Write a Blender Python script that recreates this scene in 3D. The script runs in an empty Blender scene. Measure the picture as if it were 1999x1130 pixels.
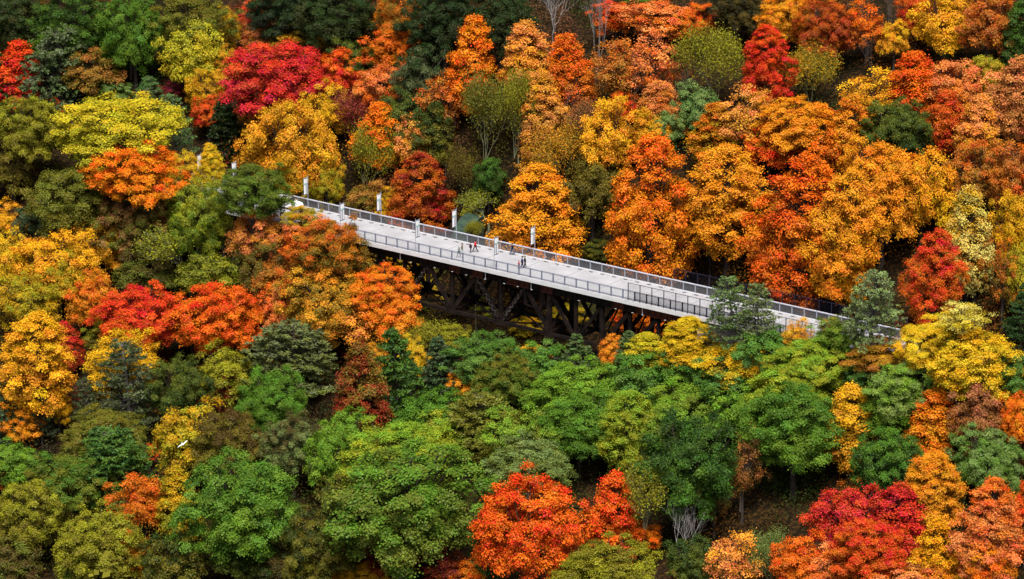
import bpy, bmesh, math, random
import numpy as np
from mathutils import Vector, Matrix

# ------------------------------------------------------------------ camera, light, exposure
SC = bpy.context.scene
COL = SC.collection
PITCH = math.radians(18); FPX = 7489.5; CAM_H = 166.5
cd = bpy.data.cameras.new('camera'); cam = bpy.data.objects.new('camera', cd); COL.objects.link(cam)
cam.location = (0, 0, CAM_H); cam.rotation_euler = (math.radians(90) - PITCH, 0, 0)
cd.sensor_width = 36; cd.lens = FPX / 1999 * 36; cd.clip_start = 1; cd.clip_end = 6000
SC.camera = cam
w = bpy.data.worlds.new('World'); SC.world = w; w.use_nodes = True
SUN_EL, SUN_AZ = math.radians(62), math.radians(176)          # azimuth clockwise from +Y
nt = w.node_tree; bg = nt.nodes['Background']
sky = nt.nodes.new('ShaderNodeTexSky'); sky.sky_type = 'NISHITA'; sky.sun_disc = False
sky.sun_elevation = SUN_EL; sky.sun_rotation = SUN_AZ
sky.air_density = 1.0; sky.dust_density = 4.0; sky.ozone_density = 1.0
nt.links.new(sky.outputs[0], bg.inputs[0]); bg.inputs[1].default_value = 0.065
sd = bpy.data.lights.new('sun', 'SUN'); sd.energy = 2.7; sd.angle = math.radians(28); sd.color = (1, .95, .88)
sun = bpy.data.objects.new('sun', sd); COL.objects.link(sun)
dv = Vector((math.sin(SUN_AZ) * math.cos(SUN_EL), math.cos(SUN_AZ) * math.cos(SUN_EL), math.sin(SUN_EL)))
sun.rotation_euler = dv.to_track_quat('Z', 'Y').to_euler()
sun.location = (0, 300, 200)
SC.view_settings.view_transform = 'Standard'; SC.view_settings.look = 'None'
SC.view_settings.gamma = 1; SC.view_settings.exposure = 1.0
SC.render.engine = 'CYCLES'
SC.cycles.max_bounces = 4; SC.cycles.diffuse_bounces = 1; SC.cycles.glossy_bounces = 2
SC.cycles.transmission_bounces = 2; SC.cycles.transparent_max_bounces = 4

# ------------------------------------------------------------------ geometry of the place
TH = .637
U = np.array([math.cos(TH), -math.sin(TH), 0]); N = np.array([math.sin(TH), math.cos(TH), 0])
B0 = np.array([-21.68, 536.1, 0]); W = 7.54
def bp(t, n, z): return B0 + U * t + N * n + np.array([0, 0, z])
cP, sP = math.cos(PITCH), math.sin(PITCH)
CAMP = np.array([0, 0, CAM_H])
def ray(u, v):
    a, b = (u - 999.5) / FPX, (565 - v) / FPX
    d = np.array([a, cP + b * sP, -sP + b * cP]); return d          # per unit of camera depth
def proj(p):
    x, y, z = p[0], p[1], p[2] - CAM_H
    d = y * cP - z * sP; v = y * sP + z * cP
    return 999.5 + FPX * x / d, 565 - FPX * v / d, FPX / d
def on_deck(u, v, z=0.0):
    d = ray(u, v); k = (z - CAM_H) / d[2]; return CAMP + d * k
def tn(x, y):
    return (x - B0[0]) * U[0] + (y - B0[1]) * U[1], (x - B0[0]) * N[0] + (y - B0[1]) * N[1]
def sm(e0, e1, x):
    k = np.clip((x - e0) / (e1 - e0), 0, 1); return k * k * (3 - 2 * k)
def ground(x, y):
    x = np.asarray(x, float); y = np.asarray(y, float)
    t, n = tn(x, y)
    D = 1.2 + 15.3 * sm(-30, 2, t) * (1 - sm(54, 72, t))
    Df = 15.5 - 3.0 * sm(45, 80, t) - 4.0 * (1 - sm(-40, -5, t))
    behind = 0.42 * (n - W) - .5 * sm(0, 1, 1) + 1.5 * np.sin(t * .05 + 1.3)
    front = -Df + 0.30 * (n) + 1.2 * np.sin(t * .07)
    zb = -D + (behind + D) * sm(W + 3, W + 24, n)
    zf = -D + (front + D) * sm(0, 12, -n)
    zz = np.where(n > W / 2, zb, zf)
    far = np.clip((np.hypot(x, y - 530) - 260) / 500, 0, 1)
    return zz + .5 * np.sin(x * .31 + y * .17) * np.sin(y * .27 - x * .11) - 0 * far

# ------------------------------------------------------------------ materials
MATS = {}
def lin(c): return tuple(((v / 255) / 12.92 if v <= 10 else (((v / 255) + .055) / 1.055) ** 2.4) for v in c)
def mat(name, rgb=(.5, .5, .5), rough=.7, noise=0.0, scale=3.0, rgb2=None, metal=0.0, spec=.3, detail=5.0, bump=0.0):
    if name in MATS: return MATS[name]
    m = bpy.data.materials.new(name); m.use_nodes = True; t = m.node_tree; b = t.nodes['Principled BSDF']
    b.inputs['Roughness'].default_value = rough; b.inputs['Metallic'].default_value = metal
    b.inputs['Specular IOR Level'].default_value = spec
    b.inputs['Base Color'].default_value = (*rgb, 1)
    if noise or rgb2:
        tc = t.nodes.new('ShaderNodeTexCoord'); nz = t.nodes.new('ShaderNodeTexNoise')
        nz.inputs['Scale'].default_value = scale; nz.inputs['Detail'].default_value = detail
        t.links.new(tc.outputs['Object'], nz.inputs['Vector'])
        rp = t.nodes.new('ShaderNodeValToRGB'); rp.color_ramp.elements[0].position = .35; rp.color_ramp.elements[1].position = .65
        r2 = rgb2 or tuple(v * (1 + noise) for v in rgb)
        rp.color_ramp.elements[0].color = (*(tuple(v * (1 - noise) for v in rgb)), 1); rp.color_ramp.elements[1].color = (*r2, 1)
        t.links.new(nz.outputs['Fac'], rp.inputs['Fac']); t.links.new(rp.outputs[0], b.inputs['Base Color'])
        if bump:
            bn = t.nodes.new('ShaderNodeBump'); bn.inputs['Strength'].default_value = bump
            t.links.new(nz.outputs['Fac'], bn.inputs['Height']); t.links.new(bn.outputs[0], b.inputs['Normal'])
    MATS[name] = m; return m

def leaf_material(name, gloss, transl):
    m = bpy.data.materials.new(name); m.use_nodes = True; t = m.node_tree; t.nodes.clear(); L = t.links.new
    out = t.nodes.new('ShaderNodeOutputMaterial')
    oi = t.nodes.new('ShaderNodeObjectInfo')
    ta = t.nodes.new('ShaderNodeAttribute'); ta.attribute_type = 'OBJECT'; ta.attribute_name = 'tint'
    mv = t.nodes.new('ShaderNodeAttribute'); mv.attribute_name = 'mixv'
    va = t.nodes.new('ShaderNodeAttribute'); va.attribute_name = 'val'
    hu = t.nodes.new('ShaderNodeAttribute'); hu.attribute_name = 'hue'
    mx = t.nodes.new('ShaderNodeMix'); mx.data_type = 'RGBA'
    L(mv.outputs['Fac'], mx.inputs['Factor']); L(oi.outputs['Color'], mx.inputs[6]); L(ta.outputs['Color'], mx.inputs[7])
    hs = t.nodes.new('ShaderNodeHueSaturation')
    L(hu.outputs['Fac'], hs.inputs['Hue']); L(va.outputs['Fac'], hs.inputs['Value']); L(mx.outputs[2], hs.inputs['Color'])
    df = t.nodes.new('ShaderNodeBsdfDiffuse'); tr = t.nodes.new('ShaderNodeBsdfTranslucent')
    L(hs.outputs[0], df.inputs[0]); L(hs.outputs[0], tr.inputs[0])
    a = t.nodes.new('ShaderNodeMixShader'); a.inputs[0].default_value = transl; L(df.outputs[0], a.inputs[1]); L(tr.outputs[0], a.inputs[2])
    gl = t.nodes.new('ShaderNodeBsdfGlossy'); gl.inputs['Roughness'].default_value = .45
    gl.inputs[0].default_value = (1, 1, 1, 1)
    b = t.nodes.new('ShaderNodeMixShader'); b.inputs[0].default_value = gloss
    L(a.outputs[0], b.inputs[1]); L(gl.outputs[0], b.inputs[2]); L(b.outputs[0], out.inputs[0])
    MATS[name] = m; return m
LEAF = leaf_material('leaf', .008, .18)
NEEDLE = leaf_material('needle', .015, .05)

def bark_material():
    m = bpy.data.materials.new('bark'); m.use_nodes = True; t = m.node_tree; b = t.nodes['Principled BSDF']; L = t.links.new
    oi = t.nodes.new('ShaderNodeObjectInfo'); tc = t.nodes.new('ShaderNodeTexCoord')
    nz = t.nodes.new('ShaderNodeTexNoise'); nz.inputs['Scale'].default_value = 2.5; nz.inputs['Detail'].default_value = 6
    mp = t.nodes.new('ShaderNodeMapping'); mp.inputs['Scale'].default_value = (3, 3, .6)
    L(tc.outputs['Object'], mp.inputs[0]); L(mp.outputs[0], nz.inputs['Vector'])
    mr = t.nodes.new('ShaderNodeMapRange'); mr.inputs[3].default_value = .5; mr.inputs[4].default_value = 1.35
    L(nz.outputs['Fac'], mr.inputs[0])
    mu = t.nodes.new('ShaderNodeVectorMath'); mu.operation = 'SCALE'
    L(oi.outputs['Color'], mu.inputs[0]); L(mr.outputs[0], mu.inputs['Scale']); L(mu.outputs[0], b.inputs['Base Color'])
    b.inputs['Roughness'].default_value = .9; b.inputs['Specular IOR Level'].default_value = .1
    MATS['bark'] = m; return m
BARK = bark_material()

def ground_material():
    m = bpy.data.materials.new('forest_floor'); m.use_nodes = True; t = m.node_tree; b = t.nodes['Principled BSDF']; L = t.links.new
    tc = t.nodes.new('ShaderNodeTexCoord')
    n1 = t.nodes.new('ShaderNodeTexNoise'); n1.inputs['Scale'].default_value = 3.0; n1.inputs['Detail'].default_value = 8
    n2 = t.nodes.new('ShaderNodeTexNoise'); n2.inputs['Scale'].default_value = .12; n2.inputs['Detail'].default_value = 4
    L(tc.outputs['Object'], n1.inputs[0]); L(tc.outputs['Object'], n2.inputs[0])
    r1 = t.nodes.new('ShaderNodeValToRGB'); e = r1.color_ramp.elements
    e[0].position = .38; e[0].color = (.006, .005, .004, 1); e[1].position = .68; e[1].color = (.04, .022, .010, 1)
    r2 = t.nodes.new('ShaderNodeValToRGB'); e = r2.color_ramp.elements
    e[0].position = .4; e[0].color = (.008, .010, .005, 1); e[1].position = .65; e[1].color = (.025, .016, .010, 1)
    L(n1.outputs['Fac'], r1.inputs[0]); L(n2.outputs['Fac'], r2.inputs[0])
    mx = t.nodes.new('ShaderNodeMix'); mx.data_type = 'RGBA'; mx.inputs['Factor'].default_value = .5
    L(r1.outputs[0], mx.inputs[6]); L(r2.outputs[0], mx.inputs[7]); L(mx.outputs[2], b.inputs['Base Color'])
    vo = t.nodes.new('ShaderNodeTexVoronoi'); vo.inputs['Scale'].default_value = 3.5; L(tc.outputs['Object'], vo.inputs['Vector'])
    r3 = t.nodes.new('ShaderNodeValToRGB'); r3.color_ramp.interpolation = 'CONSTANT'; e = r3.color_ramp.elements
    e[0].position = 0; e[0].color = (0, 0, 0, 1); e[1].position = .78; e[1].color = (1, 1, 1, 1)
    sp = t.nodes.new('ShaderNodeSeparateColor'); L(vo.outputs['Color'], sp.inputs[0]); L(sp.outputs[0], r3.inputs[0])
    mf = t.nodes.new('ShaderNodeMix'); mf.data_type = 'RGBA'; L(r3.outputs[0], mf.inputs['Factor']); L(mx.outputs[2], mf.inputs[6]); mf.inputs[7].default_value = (.055, .028, .010, 1)
    L(mf.outputs[2], b.inputs['Base Color'])
    b.inputs['Roughness'].default_value = 1; b.inputs['Specular IOR Level'].default_value = 0
    return m

# ------------------------------------------------------------------ mesh helpers
class MB:
    def __init__(s): s.v = []; s.f = []; s.m = []
    def add(s, vs, fs, mi=0):
        k = len(s.v); s.v += [tuple(map(float, v)) for v in vs]; s.f += [tuple(i + k for i in f) for f in fs]; s.m += [mi] * len(fs)
    def hexa(s, p, mi=0):      # 8 corners: bottom 4 ccw, top 4
        s.add(p, [(3, 2, 1, 0), (4, 5, 6, 7), (0, 1, 5, 4), (1, 2, 6, 5), (2, 3, 7, 6), (3, 0, 4, 7)], mi)
    def box(s, x0, x1, y0, y1, z0, z1, mi=0):
        s.hexa([(x0, y0, z0), (x1, y0, z0), (x1, y1, z0), (x0, y1, z0), (x0, y0, z1), (x1, y0, z1), (x1, y1, z1), (x0, y1, z1)], mi)
    def bar(s, a, b, w, h, up=(0, 0, 1), mi=0):
        a = np.array(a, float); b = np.array(b, float); d = b - a; L = np.linalg.norm(d); d /= L
        x = np.cross(d, up); nx = np.linalg.norm(x)
        if nx < 1e-4: x = np.array([1., 0, 0]); nx = 1
        x /= nx; z = np.cross(x, d); x = x * w / 2; z = z * h / 2
        s.hexa([a - x - z, a + x - z, b + x - z, b - x - z, a - x + z, a + x + z, b + x + z, b - x + z], mi)
    def tube(s, pts, rad, sides=5, mi=0):
        pts = [np.array(p, float) for p in pts]; k = len(s.v); ref = np.array([.3, .9, .1])
        for i, p in enumerate(pts):
            d = pts[min(i + 1, len(pts) - 1)] - pts[max(i - 1, 0)]; d = d / (np.linalg.norm(d) + 1e-9)
            x = np.cross(d, ref); x /= (np.linalg.norm(x) + 1e-9); y = np.cross(d, x)
            for j in range(sides):
                a = 2 * math.pi * j / sides; q = p + rad[i] * (x * math.cos(a) + y * math.sin(a)); s.v.append(tuple(q))
        for i in range(len(pts) - 1):
            for j in range(sides):
                a = k + i * sides + j; b = k + i * sides + (j + 1) % sides
                s.f.append((a, b, b + sides, a + sides)); s.m.append(mi)
        e = k + (len(pts) - 1) * sides
        s.f.append(tuple(e + j for j in range(sides))); s.m.append(mi)
        s.f.append(tuple(k + j for j in reversed(range(sides)))); s.m.append(mi)
    def mesh(s, name, mats):
        me = bpy.data.meshes.new(name); me.from_pydata(s.v, [], s.f)
        for m in (mats if isinstance(mats, (list, tuple)) else [mats]): me.materials.append(m)
        if any(s.m): me.polygons.foreach_set('material_index', s.m)
        me.update(); return me

def link(name, me, parent=None, loc=None, rotz=None):
    o = bpy.data.objects.new(name, me); COL.objects.link(o)
    if parent is not None: o.parent = parent
    if loc is not None: o.location = tuple(map(float, loc))
    if rotz is not None: o.rotation_euler = (0, 0, rotz)
    return o
def empty(name, label, cat, loc=(0, 0, 0), rotz=0, group=None):
    o = bpy.data.objects.new(name, None); COL.objects.link(o); o.location = tuple(map(float, loc)); o.rotation_euler = (0, 0, rotz)
    o.empty_display_size = .3
    o['label'] = label; o['category'] = cat
    if group: o['group'] = group
    return o

# ------------------------------------------------------------------ terrain
def axis(lo, hi, a, b, fine, coarse):
    xs = list(np.arange(lo, a, coarse)) + list(np.arange(a, b, fine)) + list(np.arange(b, hi + coarse, coarse)); return np.array(xs)
gx = axis(-900, 900, -150, 150, 2.5, 25); gy = axis(20, 2600, 420, 720, 2.5, 40)
GX, GY = np.meshgrid(gx, gy)
GZ = ground(GX, GY)
GZ = np.where(GY > 720, ground(GX, np.full_like(GY, 720)) + (GY - 720) * .12, GZ)
GZ = np.where(GY < 420, ground(GX, np.full_like(GY, 420)) - (420 - GY) * .05, GZ)
gv = np.stack([GX.ravel(), GY.ravel(), GZ.ravel()], 1)
ny_, nx_ = GX.shape
ii = (np.arange(ny_ - 1)[:, None] * nx_ + np.arange(nx_ - 1)[None]).ravel()
gf = np.stack([ii, ii + 1, ii + nx_ + 1, ii + nx_], 1)
def np_mesh(name, V, Fq, mats, attrs=None):
    me = bpy.data.meshes.new(name); me.vertices.add(len(V)); me.vertices.foreach_set('co', V.astype(np.float32).ravel())
    n, k = Fq.shape
    me.loops.add(n * k); me.loops.foreach_set('vertex_index', Fq.astype(np.int32).ravel())
    me.polygons.add(n); me.polygons.foreach_set('loop_start', np.arange(0, n * k, k, dtype=np.int32))
    me.polygons.foreach_set('loop_total', np.full(n, k, np.int32))
    me.materials.append(mats)
    for a, d in (attrs or {}).items():
        if d.ndim == 2:
            at = me.attributes.new(a, 'FLOAT_COLOR', 'FACE') if False else me.attributes.new(a, 'FLOAT_VECTOR', 'FACE'); at.data.foreach_set('vector', d.astype(np.float32).ravel())
        else:
            at = me.attributes.new(a, 'FLOAT', 'FACE'); at.data.foreach_set('value', d.astype(np.float32))
    me.update(calc_edges=True); me.validate(); return me
g = link('ground', np_mesh('ground', gv, gf, ground_material())); g['kind'] = 'structure'
g.data.polygons.foreach_set('use_smooth', [True] * len(g.data.polygons))

# ------------------------------------------------------------------ leaf clouds
def leaf_quads(rng, C, Nn, size, ratio=1.0, along=None):
    n = len(C); Nn = Nn / (np.linalg.norm(Nn, axis=1, keepdims=True) + 1e-9)
    if along is None:
        r = rng.normal(size=(n, 3))
    else: r = along + .25 * rng.normal(size=(n, 3))
    a = r - (r * Nn).sum(1, keepdims=True) * Nn; a /= (np.linalg.norm(a, axis=1, keepdims=True) + 1e-9)
    b = np.cross(Nn, a); s = size[:, None]
    V = np.stack([C - a * s * .5, C + b * s * .5 * ratio - a * s * .05, C + a * s * .5, C - b * s * .5 * ratio - a * s * .05], 1).reshape(-1, 3)
    Fq = np.arange(4 * n).reshape(n, 4)
    return V, Fq
def sphere_dirs(rng, n, zmin=-1):
    d = rng.normal(size=(int(n * 3) + 10, 3)); d /= np.linalg.norm(d, axis=1, keepdims=True); d = d[d[:, 2] > zmin][:n]; return d
def fib(n, rng, zmin):
    k = np.arange(n) + .5; z = zmin + (1 - zmin) * (k / n); ph = k * 2.39996 + rng.uniform(0, 6)
    z = np.clip(z + rng.normal(size=n) * .06, zmin, .99); ph = ph + rng.normal(size=n) * .25
    r = np.sqrt(1 - z * z); return np.stack([r * np.cos(ph), r * np.sin(ph), z], 1)
def profile(kind, z):
    if kind in 'OU':
        return np.where(z > -.35, np.clip(1 - ((z + .35) / 1.35), 0, 1) ** (.46 if kind == 'U' else .56), np.sqrt(np.clip(1 - ((z + .35) / .65) ** 2, 0, 1)))
    return np.sqrt(np.clip(1 - np.abs(z) ** 2.2, 0, 1))
def crown_leafy(seed, R, Rz, nl, kind='R', nc=24, nleaf=13, lr=(.17, .27), leaf=.27, cr=.30, zmin=-.75, depth=(.58, .92), flat=.72, ratio=.95, openness=0.0):
    rng = np.random.default_rng(seed)
    D = fib(nl, rng, zmin)
    z = D[:, 2]; pr = profile(kind, z) if kind in 'OU' else np.sqrt(1 - z * z)
    ph = np.arctan2(D[:, 1], D[:, 0])
    DD = np.stack([np.cos(ph) * pr, np.sin(ph) * pr, z], 1); DD /= np.linalg.norm(DD, axis=1, keepdims=True)
    bo = fib(9, rng, -.5); bs_ = rng.uniform(.10, .48, 9)
    wob = .79 + sum(bs_[q] * np.exp(7.0 * (DD @ bo[q] - 1)) for q in range(9))
    rho = rng.uniform(*depth, nl) * wob
    LC = np.stack([np.cos(ph) * pr * rho * R, np.sin(ph) * pr * rho * R, z * np.where(kind in 'OU', .93, rho) * Rz], 1)
    LR = rng.uniform(*lr, nl) * R
    if kind in 'OU': LR *= (.62 + .38 * pr)
    # inner lobes so that the crown is not hollow
    ni = nl // 6; Di = sphere_dirs(rng, ni, -.7) * rng.uniform(.2, .5, (ni, 1)); LC = np.vstack([LC, Di * [R, R, Rz]]); LR = np.append(LR, np.full(ni, .24 * R))
    keep = rng.uniform(size=len(LC)) > openness; LC, LR = LC[keep], LR[keep]
    nL = len(LC)
    lmix = rng.uniform(size=nL); lhue = rng.normal(size=nL); lval = rng.normal(size=nL)
    # clusters
    dirs = rng.normal(size=(nL, nc, 3)); dirs /= np.linalg.norm(dirs, axis=2, keepdims=True)
    outw = LC / (np.linalg.norm(LC, axis=1, keepdims=True) + 1e-9)
    dirs = dirs + .6 * outw[:, None] + np.array([0, 0, .6]); dirs /= np.linalg.norm(dirs, axis=2, keepdims=True)
    CC = LC[:, None] + dirs * (LR[:, None, None] * rng.uniform(.7, 1.08, (nL, nc, 1))) * np.array([1, 1, flat])
    CC = CC.reshape(-1, 3); cd_ = dirs.reshape(-1, 3); nC = len(CC)
    cl = np.repeat(np.arange(nL), nc)
    cmix = lmix[cl] * .6 + rng.uniform(size=nC) * .4; chue = lhue[cl] * .6 + rng.normal(size=nC) * .7; cval = lval[cl] * .5 + rng.normal(size=nC) * .6
    ccr = cr * rng.uniform(.7, 1.3, nC)
    off = rng.normal(size=(nC, nleaf, 3)) * ccr[:, None, None] * np.array([1, 1, .6])
    P = (CC[:, None] + off).reshape(-1, 3); li = np.repeat(np.arange(nC), nleaf); n = len(P)
    Nn = cd_[li] * .95 + np.array([0, 0, .55]) + rng.normal(size=(n, 3)) * .34
    size = leaf * rng.uniform(.7, 1.35, n)
    V, Fq = leaf_quads(rng, P, Nn, size, ratio)
    hn = np.clip((P[:, 2] / Rz + 1) / 2, 0, 1)
    mixv = np.clip((cmix[li] * .85 + (1 - hn) * .4 + rng.normal(size=n) * .12 - .26) * 1.8, 0, 1)
    val = np.clip(1 + .20 * cval[li] + rng.normal(size=n) * .10, .35, 1.7)
    hue = .5 + .009 * chue[li] + rng.normal(size=n) * .005
    me = np_mesh('crown', V, Fq, LEAF, dict(mixv=mixv, val=val, hue=hue))
    br = MB()
    base = np.array([0, 0, -Rz * .95])
    for i in np.argsort(-LC[:, 2])[:26] if nL > 26 else range(nL):
        tgt = LC[i]; mid = np.array([tgt[0] * .35, tgt[1] * .35, (tgt[2] + -Rz) * .5 + .1 * Rz]); s0 = np.array([0, 0, min(tgt[2] - .4 * Rz, -.1 * Rz) * .7 - .25 * Rz])
        br.tube([s0, mid * .6 + s0 * .4, mid, tgt + rng.normal(size=3) * .1], [.055 * R ** .7, .035 * R ** .7, .022 * R ** .7, .008 * R], 4)
    br.tube([base, [.05 * R, 0, -.3 * Rz], [0, .04 * R, .45 * Rz]], [.075 * R ** .8, .055 * R ** .8, .02 * R], 6)
    return me, br.mesh('limbs', BARK), R, Rz
def crown_pine(seed, R, Rz, nw, nb, L0=.45, droop=.05, dens=9, needles=15, taper=.75, nsize=.42, spread=.22, cw=.13, tip=.9, gap=.15):
    rng = np.random.default_rng(seed); br = MB()
    br.tube([(0, 0, -Rz), (rng.normal() * .1, rng.normal() * .1, 0), (0, 0, Rz)], [.06 * R ** .9, .04 * R ** .9, .01 * R], 6)
    Ps = []; Ns = []; Al = []; mixs = []; vals = []
    for k in range(nw):
        zn = -1 + 1.93 * (k + rng.uniform(-.3, .3)) / (nw - 1); z = zn * Rz
        LL = R * (max(0, 1 - (zn + 1) / 2) ** taper * .93 + .05)
        ph0 = rng.uniform(0, 6.28)
        for j in range(nb):
            if rng.uniform() < gap: continue
            ph = ph0 + j * 6.283 / nb + rng.normal() * .25; Lb = LL * rng.uniform(.6, 1.12)
            d = np.array([math.cos(ph), math.sin(ph), 0]); q = np.array([-d[1], d[0], 0])
            rise = rng.uniform(.05, .3) - droop
            def pos(s): return np.array([0, 0, z]) + d * Lb * s + np.array([0, 0, Lb * (rise * s + .12 * s * s * tip - droop * s * s)])
            br.tube([pos(0), pos(.5), pos(1)], [.018 * R, .011 * R, .004 * R], 3)
            nk = max(3, int(dens * (Lb / R + .25)))
            mb, vb = rng.uniform(), rng.normal()
            for i in range(nk):
                s = L0 * rng.uniform(.5, 1) + (1 - L0) * rng.uniform(0, 1); s = min(1.03, .25 + .8 * rng.uniform() ** .7) if i else 1.0
                c = pos(s) + q * rng.normal() * spread * Lb * (.35 + .65 * (1 - abs(s - .6))) + np.array([0, 0, rng.normal() * .05 * R * .5])
                n = needles
                dd = rng.normal(size=(n, 3)) + np.array([0, 0, .5]) + d * .6; dd /= np.linalg.norm(dd, axis=1, keepdims=True)
                Ps.append(c + dd * cw * rng.uniform(.4, 1.9, (n, 1)) + rng.normal(size=(n, 3)) * cw * .7 * [1.3, 1.3, .5]); Al.append(dd); Ns.append(rng.normal(size=(n, 3)) + np.array([0, 0, .9]))
                mixs.append(np.full(n, np.clip(mb * .5 + rng.uniform() * .5, 0, 1))); vals.append(1 + .12 * vb + .12 * rng.normal(size=n))
    P = np.vstack(Ps); A = np.vstack(Al); Nn = np.vstack(Ns); n = len(P)
    V, Fq = leaf_quads(rng, P, Nn, nsize * rng.uniform(.7, 1.3, n), .34, A)
    me = np_mesh('crown', V, Fq, NEEDLE, dict(mixv=np.concatenate(mixs), val=np.clip(np.concatenate(vals), .5, 1.5), hue=.5 + rng.normal(size=n) * .008))
    return me, br.mesh('limbs', BARK), R, Rz
def crown_open(seed, R, Rz, depth=5, first=.62, nleaf=7, leaf=.2, spread=.5, vase=True, tipleaf=1.0, thick=1.0, lean=0.0):
    rng = np.random.default_rng(seed); br = MB(); tips = []
    ratio = Rz / R
    def grow(p, d, L, r, k):
        m = p + d * L * .5 + rng.normal(size=3) * L * .06; e = p + d * L + rng.normal(size=3) * L * .05
        br.tube([p, m, e], [r, r * .8, r * .62], 4 if k < 2 else 3)
        if k >= (2 if nleaf > 8 else depth - 2): tips.append((e, k)); tips.append((m, k))
        if k >= depth: return
        nbr = 3 if (k < 3 and rng.uniform() < .75) else 2
        for i in range(nbr + (1 if k == 0 else 0)):
            a = rng.normal(size=3); a -= a.dot(d) * d; a /= np.linalg.norm(a)
            nd = d + a * rng.uniform(.25, .75) * (spread * 2) * (1.1 if k == 0 else 1) + np.array([lean, 0, .18 if vase else -.02]); nd /= np.linalg.norm(nd)
            grow(e, nd, L * rng.uniform(.68, .9), r * .62, k + 1)
    if first < .2:
        for q in range(4): grow(np.array([0, 0, -Rz]), np.array([math.cos(q * 1.6 + seed) * .35, math.sin(q * 1.6 + seed) * .35, 1.]), Rz * .42, .026 * R ** .9 * thick, 1)
    else: grow(np.array([0, 0, -Rz]), np.array([0.05, 0, 1.]), Rz * first, .028 * R ** .9 * 1.6 * thick, 0)
    V0 = np.array(br.v); lo, hi = V0.min(0), V0.max(0)
    sc = np.array([2 * R / max(hi[0] - lo[0], hi[1] - lo[1])] * 2 + [2 * Rz / (hi[2] - lo[2])]); of = np.array([0, 0, -Rz - lo[2] * sc[2]])
    base = V0[0] * 0
    br.v = [tuple(v) for v in (V0 * sc + of)]
    me = None
    if nleaf > 0:
        T = np.array([t[0] for t in tips]) * sc + of; T = T[rng.uniform(size=len(T)) < tipleaf]
        n = len(T) * nleaf; cm = rng.uniform(size=len(T)); li = np.repeat(np.arange(len(T)), nleaf)
        P = T[li] + rng.normal(size=(n, 3)) * (.5 if nleaf > 8 else .34)
        V, Fq = leaf_quads(rng, P, rng.normal(size=(n, 3)) + np.array([0, 0, .6]), leaf * rng.uniform(.7, 1.4, n), .7)
        me = np_mesh('crown', V, Fq, LEAF, dict(mixv=np.clip(cm[li] * 1.4 - .2, 0, 1), val=np.clip(1 + rng.normal(size=n) * .16, .5, 1.5), hue=.5 + rng.normal(size=n) * .01))
    return me, br.mesh('limbs', BARK), R, Rz

PROTO = {
 'R': [crown_leafy(11 + i, 4.2, 3.7, 105, 'R', nc=13, nleaf=20, lr=(.09, .19), cr=.26, leaf=.175, depth=(.5, .98), openness=.05) for i in range(5)],
 'L': [crown_leafy(31 + i, 7.0, 6.0, 200, 'R', nc=15, nleaf=20, lr=(.07, .14), cr=.30, leaf=.195, depth=(.55, .97), openness=.05) for i in range(4)],
 'O': [crown_leafy(51 + i, 3.3, 4.9, 105, 'O', nc=12, nleaf=19, lr=(.12, .24), cr=.26, zmin=-.9, leaf=.175, depth=(.5, 1.0), flat=.95) for i in range(4)],
 'Q': [crown_leafy(61 + i, 5.6, 7.5, 190, 'U', nc=14, nleaf=20, lr=(.08, .175), zmin=-.9, cr=.30, openness=.1, leaf=.19, depth=(.5, 1.0), flat=.95) for i in range(3)],
 'F': [crown_leafy(71 + i, 4.2, 3.7, 110, 'R', nc=16, nleaf=12, lr=(.08, .16), leaf=.22, cr=.24, depth=(.55, .97), ratio=.4, openness=.08) for i in range(3)],
 'T': [crown_leafy(81 + i, 3.8, 4.3, 80, 'R', nc=9, nleaf=11, lr=(.10, .18), leaf=.19, cr=.30, depth=(.35, 1.0), openness=.25) for i in range(3)],
 'P': [crown_pine(91 + i, 4.0, 5.2, 15, 7, dens=11, needles=16) for i in range(3)],
 'K': [crown_pine(101 + i, 4.6, 4.2, 11, 7, dens=14, needles=18, taper=.5, gap=.1, spread=.28) for i in range(2)],
 'C': [crown_pine(111 + i, 2.4, 4.6, 20, 11, dens=8, needles=16, taper=.7, droop=.25, gap=.03, nsize=.36) for i in range(1)],
 'H': [crown_pine(121 + i, 4.2, 5.0, 14, 7, dens=9, needles=14, taper=.4, gap=.18, nsize=.38, spread=.22) for i in range(2)],
 'S': [crown_open(131 + i, 4.0, 4.8, 6, .3, 6, .2, .5) for i in range(3)],
 'V': [crown_open(141 + i, 4.0, 4.8, 6, .16, 10, .18, .62, thick=.5) for i in range(3)],
 'D': [crown_open(161 + i, 2.6, 5.2, 6, .5, 0, .2, .35, thick=.9) for i in range(3)],
 'B': [crown_open(151 + i, 3.2, 4.8, 6, .45, 0, .2, .45, thick=.8) for i in range(2)],
}
TRUNKS = []
for i in range(4):
    rng = np.random.default_rng(200 + i); t_ = MB()
    zz = np.linspace(0, 1, 6); wob = np.cumsum(rng.normal(size=(6, 2)) * .12, axis=0) * 0.35; wob -= wob[0]
    wob = wob - zz[:, None] * wob[-1]
    t_.tube([(wob[k, 0], wob[k, 1], zz[k]) for k in range(6)], [.40, .29, .26, .24, .22, .2], 7)
    TRUNKS.append(t_.mesh('trunk', BARK))

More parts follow.
